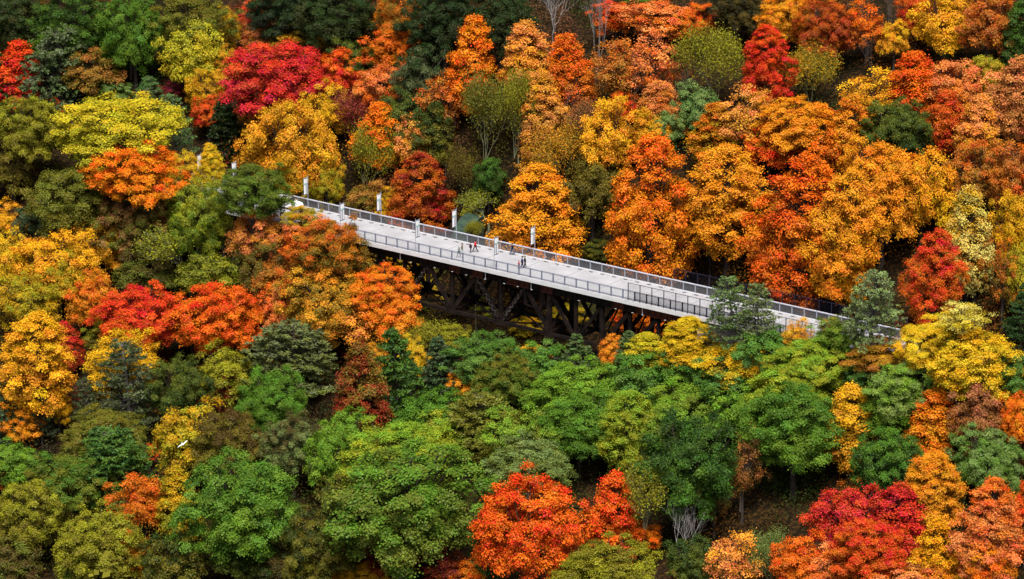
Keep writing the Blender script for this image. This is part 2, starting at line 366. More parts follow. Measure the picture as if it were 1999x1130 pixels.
PAL = dict(O1=(255, 154, 28), O2=(255, 116, 24), O3=(255, 168, 40), RO=(252,88,28), RD=(236, 58, 32), CR=(208, 54, 46), DR=(156,44,32), MR=(92,26,30),
 RU=(226, 112, 26), BR=(184, 116, 52), BP=(186,116,76), SA=(255, 154, 86), G1=(255, 192, 30), G2=(222,166,28), Y1=(232, 204, 42), YP=(238,224,118), YG=(166, 166, 38),
 OL=(124, 114, 36), OG=(108, 118, 40), GR=(98, 142, 40), LG=(130, 172, 48), MG=(80, 120, 36), DG=(48, 72, 30), BG=(92, 136, 62), GG=(134, 158, 86), PG=(50, 90, 42),
 PB=(46, 86, 46), GP=(98, 106, 74), DK=(36,44,28), BX=(88,66,32), PU=(150,58,62), MA=(160,40,80), PS=(235,150,110))
KA = .78
def pcol(k): return tuple(min(.9, v * KA) for v in lin(PAL[k]))

# u  v_top  width  height  kind  colour  second-colour  flags ; description   (photo pixels; position comes from the hillside below)
TREES = """
30 -35 130 130 L DG DK ; dark green oak in the corner
66 -8 50 50 T RU OL ; small rust and olive tree
140 -20 150 135 L DG MG ; broad dark green oak
262 -15 125 150 L MG GR ; tall fresh green maple
236 84 60 60 R MG DG ; low green clump
372 -14 150 115 L OL OG ; wide olive oak flecked orange
192 35 80 90 V DG GP ; thin grey green tree
115 52 145 150 K GP PG ; broad spreading dark pine
38 84 90 115 O RO RD ; bright red narrow maple
-8 100 85 125 P PB PG ; blue green pine
185 98 115 85 R BR OL ; bronze and olive oak
382 46 112 125 R YG Y1 ; lime yellow full maple
432 12 62 85 F G2 G1 ; gold wispy locust
432 92 70 85 F G2 O3 ; amber wispy locust
492 0 55 75 O RD SA ; salmon red pointed maple
515 40 70 70 O SA RU ; faded salmon maple
545 74 205 150 L RD CR ; huge crimson round maple
655 96 85 90 R O2 RD ; orange and crimson maple
402 132 72 90 F G2 G1 ; golden drooping locust
408 185 66 66 R RU RD ; rusty red bush maple
335 158 48 40 T MA DR ; small magenta sapling
440 184 66 125 C DG DK ; dark dense conical spruce
492 192 48 60 R G1 O1 ; small orange yellow maple
338 186 85 125 H GP BG ; grey green ragged pine
292 153 55 75 O BG GP ; blue green slender tree
225 178 232 135 L Y1 YG ; huge yellow green mottled maple
65 190 135 125 L YG OL ; olive yellow oak with orange flecks
112 192 40 46 R RO O2 ; small scarlet bush
220 154 64 45 R GG GR ; pale green small tree
262 275 185 115 L O2 O1 F ; broad fiery orange maple
412 281 44 75 O G1 Y1 F ; little golden pointed tree
362 300 75 90 F G2 Y1 F ; golden yellow fluffy tree
25 268 100 105 R BX OL ; brownish olive oak
165 303 185 150 L OG OL ; wide mottled green oak
262 368 138 130 L BP OG ; pinkish bronze oak
388 345 125 150 L YG MG F ; yellow green leafy maple
492 317 132 105 L OG MG F ; dull green oak before the deck end
370 428 170 150 S YG OG ; half bare lime tree with pale limbs
450 450 90 130 S OG OL ; thin half bare green tree
190 412 115 125 F G1 O3 ; golden spreading locust
10 393 80 80 F O3 G1 ; amber round locust
95 444 155 130 F G1 O3 ; deep yellow wide locust
10 450 95 125 F G1 Y1 ; bright yellow locust on the left edge
72 385 85 95 R DG GP ; shaded dark green oak
115 492 112 110 F YG G2 ; olive yellow drooping locust
48 530 118 110 F YG G2 ; mustard green locust
182 530 92 110 R RU O3 ; rust orange maple
264 553 150 120 L RD RO ; rosy red round maple
420 548 178 130 L RO O2 ; glowing orange red maple
507 408 95 100 R O3 SA F ; pale orange maple left of the deck
588 398 74 44 F G2 YG F ; low golden bush beside the deck
603 416 90 80 R SA O2 F ; salmon orange maple
640 424 146 125 L RU OL F ; bronze orange and olive oak
545 490 112 100 R RU BR F ; rust red maple
738 518 114 105 L O2 O1 F ; vivid orange maple at the bridge side
640 513 165 150 L O3 OL F ; amber mottled maple
558 545 95 110 R O2 SA F ; tangerine maple
770 566 105 95 R O2 O3 F ; orange maple under the truss end
700 576 125 105 T SA O3 F ; thinning pale orange maple
478 440 75 120 V BP BX F ; bare grey brown tree
70 610 150 170 Q G1 O3 ; tall golden full maple
126 630 60 85 O RD DR ; dark red slim maple
205 625 72 62 R YG OL ; small lime bush
238 643 155 125 F G1 G2 ; golden maple behind a thin pine
247 666 130 165 H GP DG ; gaunt grey pine with a bare trunk
448 618 92 85 K PB PG ; deep emerald pine
375 612 70 85 B PS PS ; bare white barked tree
168 738 60 82 H GP DG ; small gaunt grey pine
80 758 60 92 H GP DG ; little ragged pine
10 745 85 130 P PG GP ; green pine on the left edge
35 790 90 70 F O1 O3 ; low orange bush
92 742 84 64 T SA BR ; thin peach coloured tree
115 768 52 58 F G1 G1 ; small bright yellow bush
352 695 120 130 L OG DG ; mottled dark green oak
440 687 130 92 R YG OL ; yellow olive oak
402 742 85 70 R DR MR ; dark maroon red oak
452 722 60 80 O DR BX ; narrow wine red oak
533 715 130 140 L GR MG ; fresh green dense maple
570 624 165 110 K GP OG ; broad dull green pine
368 792 122 130 R G2 YG ; ochre yellow maple
450 795 145 140 L BX OL ; brown and olive oak
205 793 135 100 L OL OG ; dusty olive oak
214 832 165 110 K PG MG ; wide dark green pine
28 862 100 80 R LG MG ; lime green maple on the left edge
60 885 70 55 R BG GG ; small blue green tree
132 880 162 120 L MG OL ; spreading olive green oak
4 905 42 44 R O2 RU ; small orange bush on the left edge
280 922 112 112 R RU O2 ; rust and orange maple
348 915 86 125 O G2 YG ; dull gold narrow oak
292 866 40 34 T RD RO ; tiny scarlet shrub
50 936 132 140 L YG OL ; yellowish olive oak
188 990 162 150 L YG OL ; big olive gold oak
258 1052 92 84 R RU G2 ; amber brown maple
165 1084 92 70 R LG GR ; light green maple at the bottom edge
470 892 208 195 L MG GR ; massive deep green maple
22 1058 124 100 R OG BX ; dark olive oak in the bottom corner
335 1038 120 120 R DG OL ; shaded dark oak
572 803 112 125 L BX GG ; dark bronze green oak
672 797 98 110 R GR LG ; bright green maple
775 638 118 175 P PG MG ; tall bright green pine
705 672 98 165 O OL DR ; bronze and wine oak
800 655 66 85 F Y1 G1 ; brilliant yellow tree behind a pine
732 668 52 60 F O3 G2 ; small amber tree
862 655 98 120 P GP PG ; dusky green pine
912 722 64 58 R O1 O3 ; small bright orange maple
838 622 115 95 V OL YG ; thin olive tree by the trestle
955 652 140 105 L MG BG ; round green maple by the trestle
985 688 128 110 L OL MG ; olive green oak
842 758 116 100 R GR MG ; domed green maple
935 762 150 108 K OG OL ; low olive pine
866 803 110 90 R YG LG ; yellow lime maple
978 797 105 100 R LG OL ; lime green leafy maple
772 826 212 105 L LG YG ; wide light green maple
640 828 90 125 R GR LG ; bright green upright maple
785 870 285 215 L GR OG ; enormous green maple
1035 852 150 120 L GG OG ; silvery green round maple
1030 918 202 215 L RO O2 ; blazing orange red maple
1197 920 92 170 O RO O2 ; tall orange red maple
1238 1014 92 62 R O2 O1 ; low orange spray of maple
1175 1050 190 130 L OL YG ; rounded olive oak at the bottom edge
770 1003 150 115 T MR DR ; dark maroon oak
872 1075 100 80 T MR DR ; dark wine oak at the bottom edge
918 1092 80 70 R O2 O1 ; orange maple at the bottom edge
715 1094 84 62 R G1 O3 ; golden maple at the bottom edge
646 1110 60 40 R O3 G1 ; small amber maple at the bottom edge
948 1030 66 110 O DG BG ; slim dark blue green tree
632 988 140 150 L DG OL ; shaded green oak
592 1008 32 44 T DR MR ; tiny dark red sapling
560 1055 110 90 R BX DG ; dark brown oak at the bottom edge
1128 650 66 75 P BG GP ; small blue green pine below the tower
1052 670 118 92 R GR BG ; green maple left of the tower foot
1112 703 162 115 L LG GR ; lime green broad maple
1196 656 56 62 R O3 RU ; small orange maple by the trestle foot
1228 645 62 75 P GP BG ; small grey green pine
1264 650 72 62 O Y1 YG ; small lemon yellow tree
1346 617 108 92 Q Y1 G1 ; lemon yellow pointed tree
1258 680 122 92 R GR BG ; mid green maple
1342 664 112 84 R BG GR ; blue green maple under a yellow tree
1442 666 128 70 R G1 Y1 ; golden maple below the pines
1475 688 90 52 R O1 G1 ; orange gold maple spray
1422 700 132 95 R MG BG ; deep green maple
1342 742 185 115 L LG OG ; broad yellowish green maple
1452 742 118 110 R LG GR ; bright lime maple
1130 765 150 120 L GR MG ; dense green maple
1226 760 112 135 Q LG YG ; yellow green upright maple
1345 800 185 195 L DG MG ; great dark green maple
1450 826 70 150 T BR BX ; slender rust brown tree
1062 797 112 112 R LG OL ; green maple flecked yellow
1258 885 135 215 S YG OL ; half bare tree with yellow leaves
1335 975 112 155 B PS PS ; bare pale branched tree
1428 1034 112 115 T O3 SA ; orange leaved thinning tree
1352 1046 92 95 R DG OG ; dark green oak at the bottom edge
1500 1030 92 125 V OG GG ; grey green willowy shrub
1425 541 108 128 H GP BG F ; ragged grey pine before the deck
1480 553 86 120 H GP GG F ; slim grey pine before the deck
1705 527 128 140 H GP GG F ; large grey green pine before the railing
1555 621 62 62 T G2 O3 F ; small thin golden tree
1623 616 46 62 T G2 O3 F ; small amber tree at the railing
1500 638 112 92 R GR BG F ; green maple at the deck side
1592 655 150 92 L LG YG F ; lime green wide maple
1715 660 110 56 R G2 BR F ; golden brown low oak
1828 618 145 92 L Y1 G1 F ; yellow maple at the deck end
1880 584 95 64 T YP Y1 F ; pale cream yellow tree
1905 638 182 135 L G1 Y1 F ; big golden yellow maple
1566 695 192 105 L LG YG ; sprawling lime maple
1690 690 100 74 R MG BG ; deep green maple
1762 700 152 112 L LG GG ; pale green broad maple
1866 698 92 92 R BG GR ; blue green domed maple
1552 740 180 165 L MG GR ; tall deep green maple
1660 747 96 150 O G1 O3 ; golden yellow narrow maple
1740 742 122 112 R LG GR ; fresh green maple
1822 757 100 132 O O2 O1 ; flame orange maple
1916 745 102 132 R BP BR ; dusty pink brown oak
1990 760 72 105 R O1 O2 ; orange maple on the right edge
1988 692 92 86 R BG MG ; blue green maple on the right edge
1930 831 132 132 L GG GR ; silvery green oak
1735 830 142 145 L GR DG ; dark and mid green oak
1820 877 116 142 Q O1 O3 ; thinning golden orange maple
1655 942 128 135 R CR RD ; raspberry red maple
1752 944 108 140 O CR RD ; crimson upright maple
1700 1010 150 120 L RD RU ; red and rust maple
1932 936 122 175 Q O2 SA ; tall orange pink maple
2002 940 66 130 O RO O2 ; orange red maple on the right edge
1830 1014 86 135 O G1 O1 ; golden yellow upright maple
1560 1046 98 100 R O2 RO ; scarlet orange maple
1628 1062 108 90 R SA O2 ; salmon maple
1790 1098 122 70 R SA O2 ; salmon pink maple at the bottom edge
1925 1052 112 100 R O1 O2 ; orange maple near the bottom corner
1532 -18 118 98 L O1 O3 ; orange round maple
1496 50 102 130 Q RO RD ; scarlet full maple
1614 0 112 112 L RU DR ; dark rust maple
1692 -4 92 96 T O2 RU ; thin orange brown maple
1746 38 60 72 R G1 O3 ; small golden maple
1790 -14 70 76 R RU RD ; rusty red maple
1842 -16 112 115 R O3 G1 ; amber yellow maple
1932 -14 112 115 R RU BR ; rust brown maple
1992 0 74 115 O MG DG ; green tree in the right corner
1580 86 108 122 V OG G2 ; thin olive willow
1696 132 112 105 T G1 O3 ; pale golden thin maple
1788 102 102 115 O O2 RO ; vivid orange maple
1856 76 58 56 V GG OG ; small grey green willow
1868 116 112 105 R SA RU ; faded salmon rust maple
1920 106 78 80 R YG G2 ; yellow olive maple
1982 110 84 140 O SA BR ; salmon maple on the right edge
1910 188 80 115 O SA O3 ; pink orange pointed maple
1748 192 125 112 L OG DG ; dark olive green round oak
1816 222 62 66 R OG GP ; small olive green oak
1848 178 70 105 O RU RD ; rust red slim maple
1550 184 150 115 L O1 O3 ; amber orange maple
1602 208 80 120 O O1 O2 ; orange slim maple
1503 243 102 82 R RO O2 ; orange red maple
1662 190 82 125 O RU O3 ; copper tree
1270 264 158 262 Q O2 O1 ; tall tangerine maple beside the bridge
1420 280 160 190 Q O3 O1 ; tall amber maple with dark limbs
1560 305 172 262 Q O2 RU ; tall burnt orange maple
1724 272 168 180 L O1 O3 ; wide light orange maple
1800 290 118 150 R O1 G1 ; warm orange maple
1648 335 140 215 Q O3 O1 ; tall honey orange maple
1652 426 78 148 O G1 O1 ; golden yellow tree at the fence
1902 280 104 112 R RU BR ; russet maple
1982 285 104 125 R RU BR ; russet maple on the right edge
1890 368 88 180 O G2 YP ; thin pale gold tree
1982 370 84 130 R G2 G1 ; gold maple on the right edge
1825 448 106 165 Q RD RU ; deep red layered maple
1990 468 70 125 F YG Y1 ; yellow green tree on the right edge
1996 552 60 110 P PG DG ; dark pine on the right edge
1398 203 78 100 O RU G2 ; copper orange pointed maple
1356 160 90 92 R GG BG ; soft green domed maple
1300 214 64 72 R GG MG ; small soft green tree
762 -12 62 90 O O2 O1 ; bright orange slim maple
800 -24 105 125 L OL RU ; olive and rust oak
772 46 108 92 R RU O2 ; burnt orange maple
560 -45 150 115 L DG DK ; shaded dark oak
662 -38 150 125 L DG DK ; deep shaded green oak
868 -38 145 135 L DG DK ; dark oak above an orange maple
985 -25 130 140 L DG DK ; dark green oak at the top edge
921 38 82 158 O O1 O2 ; flame shaped orange maple
820 88 82 105 R DG GP ; dark grey green oak
747 122 102 86 R SA O2 ; peach orange round maple
692 84 84 74 R OG DG ; dark olive oak
582 47 112 62 R OL G2 ; olive gold oak
790 172 102 95 R DG OG ; deep green rounded oak
845 200 72 115 O DG OL ; dark green sloping oak
572 188 172 195 L G2 O3 ; big old gold locust
640 164 104 105 F G1 G2 ; pale gold locust
692 172 112 130 V PU DR ; wine purple feathery tree
745 200 88 115 O O2 O1 ; neon orange maple
803 222 72 115 T SA O3 ; peach thinning maple
718 243 96 155 V YG OL ; olive willow with pale limbs
815 297 112 148 Q DR RU ; dark red maple behind the railing
856 380 62 60 T RD DR ; small crimson shrub by the railing
637 302 70 98 F G2 YG ; yellow locust by the banners
563 310 80 84 F G2 YG ; yellow locust above the white car
521 314 34 46 R RD RO ; small scarlet tip
765 366 68 64 F G2 G1 ; low yellow shrub at the railing
716 352 86 62 T BR OL ; brown olive bush
928 428 48 46 V OL YG n12 ; thin olive shrub at the end of the green shed
955 306 66 76 R MG DG ; green domed shrub tree
950 366 110 92 S OG YG ; leaning half bare pale tree
1058 322 170 195 Q O1 O3 ; bright orange maple behind the walkers
952 140 126 190 V OL OG ; tall thin olive tree
1012 130 92 180 V OL YG ; thin olive willow
1062 138 72 125 O O3 SA ; pale orange slim maple
1030 42 84 125 O SA O3 ; salmon orange maple
1112 70 88 135 O O2 RU ; orange red maple under a dead tree
1080 -35 112 135 B PS PS ; dead silver limbed tree
1165 -45 82 235 B PS PS ; tall dead grey tree
1202 0 82 66 R RO RU ; scarlet rust maple
1292 -6 132 72 R SA O2 ; coral orange maple
1366 8 66 70 R O2 RU ; orange scrub maple
1268 58 122 125 T SA RU ; thin salmon maple
1212 70 102 125 T RU BR ; thin rust maple
1246 -12 62 42 R MG GR ; small green tree
1392 42 142 175 V OL YG ; feathery olive willow
1186 197 102 140 R G1 O3 ; golden yellow maple
1216 182 62 54 R RU RO ; rust red bush
1290 160 82 92 O SA RU ; coral slim maple
1266 215 84 86 R G2 O3 ; ochre maple
1100 236 130 145 V OL O3 ; thin ochre olive tree
1158 300 112 125 R OL BX ; olive oak on thin dark trunks
1170 470 64 34 R DG OL ; dark low bush behind the railing
1452 165 112 125 T SA O3 ; thin salmon orange maple
1440 -28 112 92 L DK BX ; very dark oak
862 140 92 112 T RU BR ; thin rust brown tree
30 1010 90 70 R OL DG ; shaded olive tree
1310 190 70 80 T RU SA ; thin coral tree
1480 170 90 110 T O3 BR ; thin amber tree
905 285 80 120 V BX OL ; bare brown tree
1050 240 90 110 T BR O3 ; thin bronze tree
1140 190 90 110 V BP BX ; bare pink brown tree
1905 430 90 120 T BR RU ; thin bronze red tree
1960 470 70 130 T RU BX ; dim rust tree
1500 420 90 150 T RU O2 ; dim copper tree
1680 900 90 100 T DG RU ; dim green and rust tree
1395 925 60 90 T BR DG ; dim bronze tree
660 920 90 100 T OL DG ; dim olive tree
470 1040 120 90 R DG OG ; shadowed green oak
1640 620 90 60 R OG LG F ; olive lime low tree
845 528 80 46 F YG G2 n18 ; low lime bush seen through the truss
905 552 84 50 F G2 YG n19 ; mustard bush seen through the truss
965 590 84 46 F YG MG n17 ; green bush seen through the truss
1020 556 70 60 T O3 G2 n20 ; amber bush seen through the truss
1040 610 84 46 R G1 YG n16 ; yellow bush beyond the trestle
1110 590 84 50 F YG G2 n16 ; lime bush beyond the tower
1160 570 80 60 V GP OL n20 ; grey bush beyond the tower
1235 585 84 70 R O2 RU n18 ; orange maple seen through the trestle
1285 600 70 60 R RU O2 n16 ; copper bush seen through the trestle
1040 672 60 40 R G1 O3 ; yellow shrub at the tower foot
890 636 70 40 T YG OL ; thin lime bush under the truss
1236 96 52 160 D PS PS ; slender dark bare tree
1162 250 50 90 D PS PS ; small dark bare tree
1330 110 54 150 D PS PS ; dark bare tree with forked limbs
870 215 52 110 D PS PS ; thin dark bare tree
1385 430 60 110 D PS PS ; dark bare tree with tangled limbs
1605 440 50 120 D PS PS ; dark twiggy tree
1735 -10 46 100 D PS PS ; pale grey bare pole tree
652 575 64 80 D PS PS F ; grey twiggy tree
605 452 60 70 D PS PS F ; grey twiggy bush
1700 60 50 110 D PS PS ; dark branching tree
1880 520 40 110 D PS PS ; slim bare trunk tree
1100 150 46 110 D PS PS ; brown bare tree
430 470 70 110 D PS PS ; grey green bare tree
300 470 125 100 R BX OG F ; dim olive brown oak
418 486 120 100 R OG YG F ; dim lime flecked oak
520 470 90 100 R OL BX F ; dim olive oak below a pale maple
790 470 90 60 R OL G2 n16 ; olive bush behind the railing
700 480 90 60 T G2 OL n16 ; ochre bush seen under the deck
""".strip().splitlines()
KINDN = dict(R='maple_tree', L='maple_tree', O='maple_tree', Q='maple_tree', F='locust_tree', T='thinning_tree', P='pine_tree', K='pine_tree', H='pine_tree', C='spruce_tree', S='half_bare_tree', V='willow_tree', B='bare_tree', D='bare_tree')
CLEAR = dict(R=1.5, L=1.8, O=1.2, Q=2.5, F=1.2, T=1.5, P=1.5, K=2, H=2.5, C=.5, S=.6, V=.6, B=1.0, D=1.5)
LIMBC = dict(P=(.09, .075, .06), K=(.08, .07, .055), H=(.10, .09, .085), C=(.06, .05, .04), S=(.26, .27, .16), V=(.22, .23, .13), B=(.30, .28, .27), D=(.10, .085, .08))

def y_bridge(u): return 450 + .2275 * (u - 709)
placed = []
rnd = random.Random(5)
def place(u, v, wpx, hpx, kind, flags):
    R0 = wpx / 2
    front = ('F' in flags) or v > y_bridge(u) - 10
    nfix = next((float(f[1:]) for f in flags if f[0] == 'n'), None)
    d = ray(u, v + hpx / 2)
    def at(k):
        P = CAMP + d * k; s = FPX / k; R = R0 / s
        q = (hpx / 2 / s) ** 2 - (R * sP) ** 2; Rz = max(math.sqrt(max(q, 0)) / cP, .6 * R)
        P = P + np.array([0, 0, (hpx / 2 / s - math.sqrt((Rz * cP) ** 2 + (R * sP) ** 2)) / cP])
        return P, R, Rz
    if nfix is not None:
        best = min((abs(tn(*(CAMP + d * k)[:2])[1] - nfix), k) for k in np.arange(470, 720, .5))[1]
        k = best
    else:
        k = 900; lo, hi = 450, 850; k = lo
        while k < hi:
            P, R, Rz = at(k)
            if P[2] - Rz - CLEAR[kind] * max(1, R / 4) - float(ground(P[0], P[1])) <= 0: break
            k += .5
        t, n = tn(P[0], P[1])
        if -44 < t < 96:
            for _ in range(400):
                P, R, Rz = at(k); t, n = tn(P[0], P[1])
                if front and n > -(R * .8 + 1.2): k -= .5
                elif (not front) and n < W + R * .75 + 2.0: k += .5
                else: break
    return (*at(k), k)
ENT = []
for ln in TREES:
    a, desc = ln.split(';'); a = a.split(); desc = desc.strip()
    u, v, wpx, hpx = map(float, a[:4]); kind, ca, cb = a[4:7]; fl = a[7:]
    if kind in 'RLFTOQ' and not any(f[0] == 'n' for f in fl): hpx *= 1.2; wpx *= (1.2 if kind in 'OQ' else 1.1); v -= 2
    if kind in 'PKC': wpx *= 1.25
    if kind == 'H': wpx *= 1.1
    P, R, Rz, k = place(u, v, wpx, hpx, kind, fl)
    ENT.append(dict(u=u, v=v + hpx / 2, w=wpx, h=hpx, kind=kind, ca=ca, cb=cb, desc=desc, P=P, R=R, Rz=Rz, k=k))
dcount = {}
for e in ENT: dcount[e['desc']] = dcount.get(e['desc'], 0) + 1
HAS_PLACE = (' edge', ' corner', 'deck', 'railing', 'truss', 'trestle', 'tower', 'bridge', 'banners', 'white car', 'fence', 'walkers')
for e in ENT:
    near = sorted((x for x in ENT if x is not e and x['desc'] != e['desc']), key=lambda x: (x['u'] - e['u']) ** 2 + 1.6 * (x['v'] - e['v']) ** 2 + 3000 * (len(x['desc'].split()) > 4) + 1500 * ('small' in x['desc']))
    x = near[0]; dx, dy = x['u'] - e['u'], x['v'] - e['v']
    rel = ('left of' if dx > 0 else 'right of') if abs(dx) > abs(dy) else ('above' if dy > 0 else 'below')
    nd = ' '.join(x['desc'].split()[:5])
    for cut in (' in the', ' on the', ' at the', ' by the', ' before', ' behind', ' under', ' beside', ' with', ' seen', ' on', ' above', ' of', ' left', ' below', ' flecked'):
        if cut in x['desc']: nd = x['desc'].split(cut)[0]; break
    lab = f"{e['desc']}, {rel} the {nd}"
    if len(lab.split()) > 16: lab = e['desc']
    e['label'] = lab
for i, e in enumerate(ENT):
    kd = e['kind']; pr = PROTO[kd]; cm, lm, Rn, Rzn = pr[i % len(pr)]
    P, R, Rz = e['P'], e['R'], e['Rz']; gz = float(ground(P[0], P[1]))
    nm = KINDN[kd]
    if any(x in e['desc'].split() for x in ('bush', 'shrub')): nm = 'shrub'
    elif 'oak' in e['desc'].split(): nm = 'oak_tree'
    r = empty(nm, e['label'], 'shrub' if nm == 'shrub' else 'tree', (P[0], P[1], gz), 0, 'shrubs among the autumn trees' if nm == 'shrub' else 'autumn trees covering the hillsides')
    rot = rnd.uniform(0, 6.283); tx, ty, sx_ = rnd.uniform(-.12, .12), rnd.uniform(-.12, .12), rnd.uniform(.9, 1.1); zc = P[2] - gz
    sc = (R / Rn * sx_, R / Rn / sx_, Rz / Rzn)
    lc = LIMBC.get(kd, (.075, .06, .05))
    if cm is not None:
        c = link('crown', cm, r, (0, 0, zc), rot); c.scale = sc; c.rotation_euler = (tx, ty, rot)
        c.color = (*pcol(e['ca']), 1); 
        g_ = rnd.choice((0, .05, .1, .3)) if e['ca'] in ('O1', 'O2', 'O3', 'RU', 'G1', 'G2', 'SA', 'BR') else rnd.uniform(0, .18); yg = lin((150, 150, 40))
        c['tint'] = [float(x * (1 - g_) + y_ * g_ * KA) for x, y_ in zip(pcol(e['cb']), yg)]
    l = link('limbs', lm, r, (0, 0, zc), rot); l.scale = sc; l.rotation_euler = (tx, ty, rot); l.color = (*lc, 1)
    top = zc - Rz * (.2 if kd in 'RLFTOQ' else .93); bot = -.6
    tr = link('trunk', TRUNKS[i % 4], r, (0, 0, bot), rot)
    rad = (.055 * R + .08) * (1.0 if kd in 'RLFTOQ' else .9) / .3
    if kd in 'SVBD': rad *= .55
    tr.scale = (rad, rad, max(.7, top - bot)); tr.color = (*lc, 1)

# ------------------------------------------------------------------ undergrowth (nobody could count it)
rng = np.random.default_rng(77)
def understory(name, label, count, rad, leaves, lsize, seed, tall, outside=False):
    rng = np.random.default_rng(seed)
    ux = rng.uniform(-100, 100, count * 4); uy = rng.uniform(452, 680, count * 4)
    t_, n_ = tn(ux, uy); vis = np.abs(ux) < uy * .15 + 8
    if outside:
        m_ = count * 12; ux = rng.uniform(-150, 150, m_); uy = rng.uniform(400, 720, m_); t_, n_ = tn(ux, uy)
        pz = ground(ux, uy) + 3 - CAM_H; dd_ = uy * cP - pz * sP; uu_ = FPX * ux / dd_; vv_ = FPX * (uy * sP + pz * cP) / dd_
        vis = (np.abs(uu_) > 1085) | (np.abs(vv_) > 650)
    hx, hy = on_deck(1535, 985, -25.)[:2]          # open dark hollow without undergrowth
    ok = vis & (np.hypot(ux - hx, (uy - hy) * .6) > 7.5) & ~((n_ > -2.6) & (n_ < W + 2.6) & (t_ > -46) & (t_ < 100)); ux, uy = ux[ok][:count], uy[ok][:count]
    m = len(ux); rr = rng.uniform(*rad, m); hh = rr * rng.uniform(.6, 1.0, m) * tall; gz = ground(ux, uy)
    EP = np.array([[e['P'][0], e['P'][1]] for e in ENT]); idx = np.argmin((EP[:, 0][None] - ux[:, None]) ** 2 + (EP[:, 1][None] - uy[:, None]) ** 2, 1)
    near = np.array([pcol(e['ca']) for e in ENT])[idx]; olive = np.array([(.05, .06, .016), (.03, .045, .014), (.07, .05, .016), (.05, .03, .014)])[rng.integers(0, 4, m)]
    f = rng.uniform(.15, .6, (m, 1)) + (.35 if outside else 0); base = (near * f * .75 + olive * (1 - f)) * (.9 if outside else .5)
    li = np.repeat(np.arange(m), leaves); n = len(li)
    d = rng.normal(size=(n, 3)); d /= np.linalg.norm(d, axis=1, keepdims=True); d[:, 2] = np.abs(d[:, 2])
    bump = 1 + .22 * np.sin(d[:, 0] * 5 + li) * np.sin(d[:, 1] * 6 + li * 2)
    Pn = np.stack([ux, uy, gz], 1)[li] + d * np.stack([rr, rr, hh], 1)[li] * (bump * rng.uniform(.75, 1.05, n))[:, None] + rng.normal(size=(n, 3)) * .12
    V, Fq = leaf_quads(rng, Pn, d * .8 + rng.normal(size=(n, 3)) * .45 + np.array([0, 0, .5]), lsize * rng.uniform(.7, 1.4, n), .8)
    cl = base[li] * rng.uniform(.65, 1.35, (n, 1))
    o = link(name, np_mesh(name, V, Fq, um, dict(leafcol=cl))); o['kind'] = 'stuff'; o['label'] = label
um = bpy.data.materials.new('undergrowth_leaf'); um.use_nodes = True; ut = um.node_tree; ub = ut.nodes['Principled BSDF']
ua = ut.nodes.new('ShaderNodeAttribute'); ua.attribute_name = 'leafcol'; ut.links.new(ua.outputs['Vector'], ub.inputs['Base Color']); ub.inputs['Roughness'].default_value = .9
ub.inputs['Specular IOR Level'].default_value = .05
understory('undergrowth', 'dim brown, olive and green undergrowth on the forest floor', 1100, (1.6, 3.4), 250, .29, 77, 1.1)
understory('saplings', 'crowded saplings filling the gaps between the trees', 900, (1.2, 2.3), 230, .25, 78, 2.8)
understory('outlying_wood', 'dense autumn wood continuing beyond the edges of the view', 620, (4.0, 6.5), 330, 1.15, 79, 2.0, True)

# ------------------------------------------------------------------ bridge
T0, T1 = -44, 100
M_CONC = mat('concrete_deck', (.37, .37, .385), .8, .11, .32, spec=.2)
M_EDGE = mat('concrete_edge', (.62, .62, .64), .8, .08, .8, spec=.2)
M_JOINT = mat('joint_seal', (.20, .20, .21), .9)
M_STEEL = mat('dark_steel', (.009, .008, .008), .85, .35, .9, rgb2=(.022, .014, .011), spec=.08)
M_RUST = mat('rusted_steel', (.06, .018, .012), .8, .4, 1.2, rgb2=(.11, .03, .018), spec=.15)
M_WEAR = mat('worn_steel', (.010, .009, .009), .7, .3, 2.2, rgb2=(.11, .095, .09), spec=.1, detail=8)
M_GALV = mat('galvanised_rail', (.30, .32, .37), .5, .06, 2, spec=.4)
M_POST = mat('grey_blue_post', (.16, .18, .25), .5, .08, 2, spec=.4)
M_BLACK = mat('black_fence_paint', (.012, .013, .03), .5, spec=.4)
M_MESH = mat('wire_mesh', (.17, .17, .18), .5, spec=.4)
M_MESHN = mat('wire_mesh_near', (.58, .60, .64), .5, spec=.4)
M_DRAIN = mat('drain_grate', (.05, .05, .055), .7)
M_WHITE = mat('white_deposit', (.7, .7, .68), .8)
RZ = math.atan2(U[1], U[0])
bridge = empty('footbridge', 'long pale concrete walkway bridge on black steel trestle crossing the wooded valley', 'bridge', bp(0, 0, 0), RZ)
# in bridge space: x along, y across (n), z up
def bpart(name, mb, mats, label=None, parent=None, loc=(0, 0, 0)):
    o = link(name, mb.mesh(name, mats), parent or bridge, loc)
    if label: o['label'] = label
    return o
t = T0; i = 0
SL = 7.1
while t < T1:
    b = MB(); b.box(.025, SL - .025, -.42, W + .42, -.32, 0); b.box(.0, SL, -.30, W + .30, -.33, -.022)
    bpart('deck_slab', b, [M_CONC], loc=(t, 0, 0)); b2 = MB(); b2.box(.015, SL - .015, -.47, -.43, -.62, -.03); b2.box(.015, SL - .015, -.425, -.25, -.62, -.33)
    bpart('edge_beam', b2, [M_EDGE], loc=(t, 0, 0))
    b3 = MB(); b3.box(.015, SL - .015, W - .16, W + .12, .004, .16)
    bpart('kerb', b3, [M_EDGE], loc=(t, 0, 0))
    b4 = MB(); b4.box(-.045, .045, -.40, W - .18, .003, .007); bpart('deck_joint', b4, [M_JOINT], loc=(t, 0, 0))
    t += SL; i += 1
dr = MB(); dr.box(-.32, .32, -.13, .13, 0.004, .03)
drm = dr.mesh('drain', M_DRAIN)
tt = T0 + 1.3 - .0
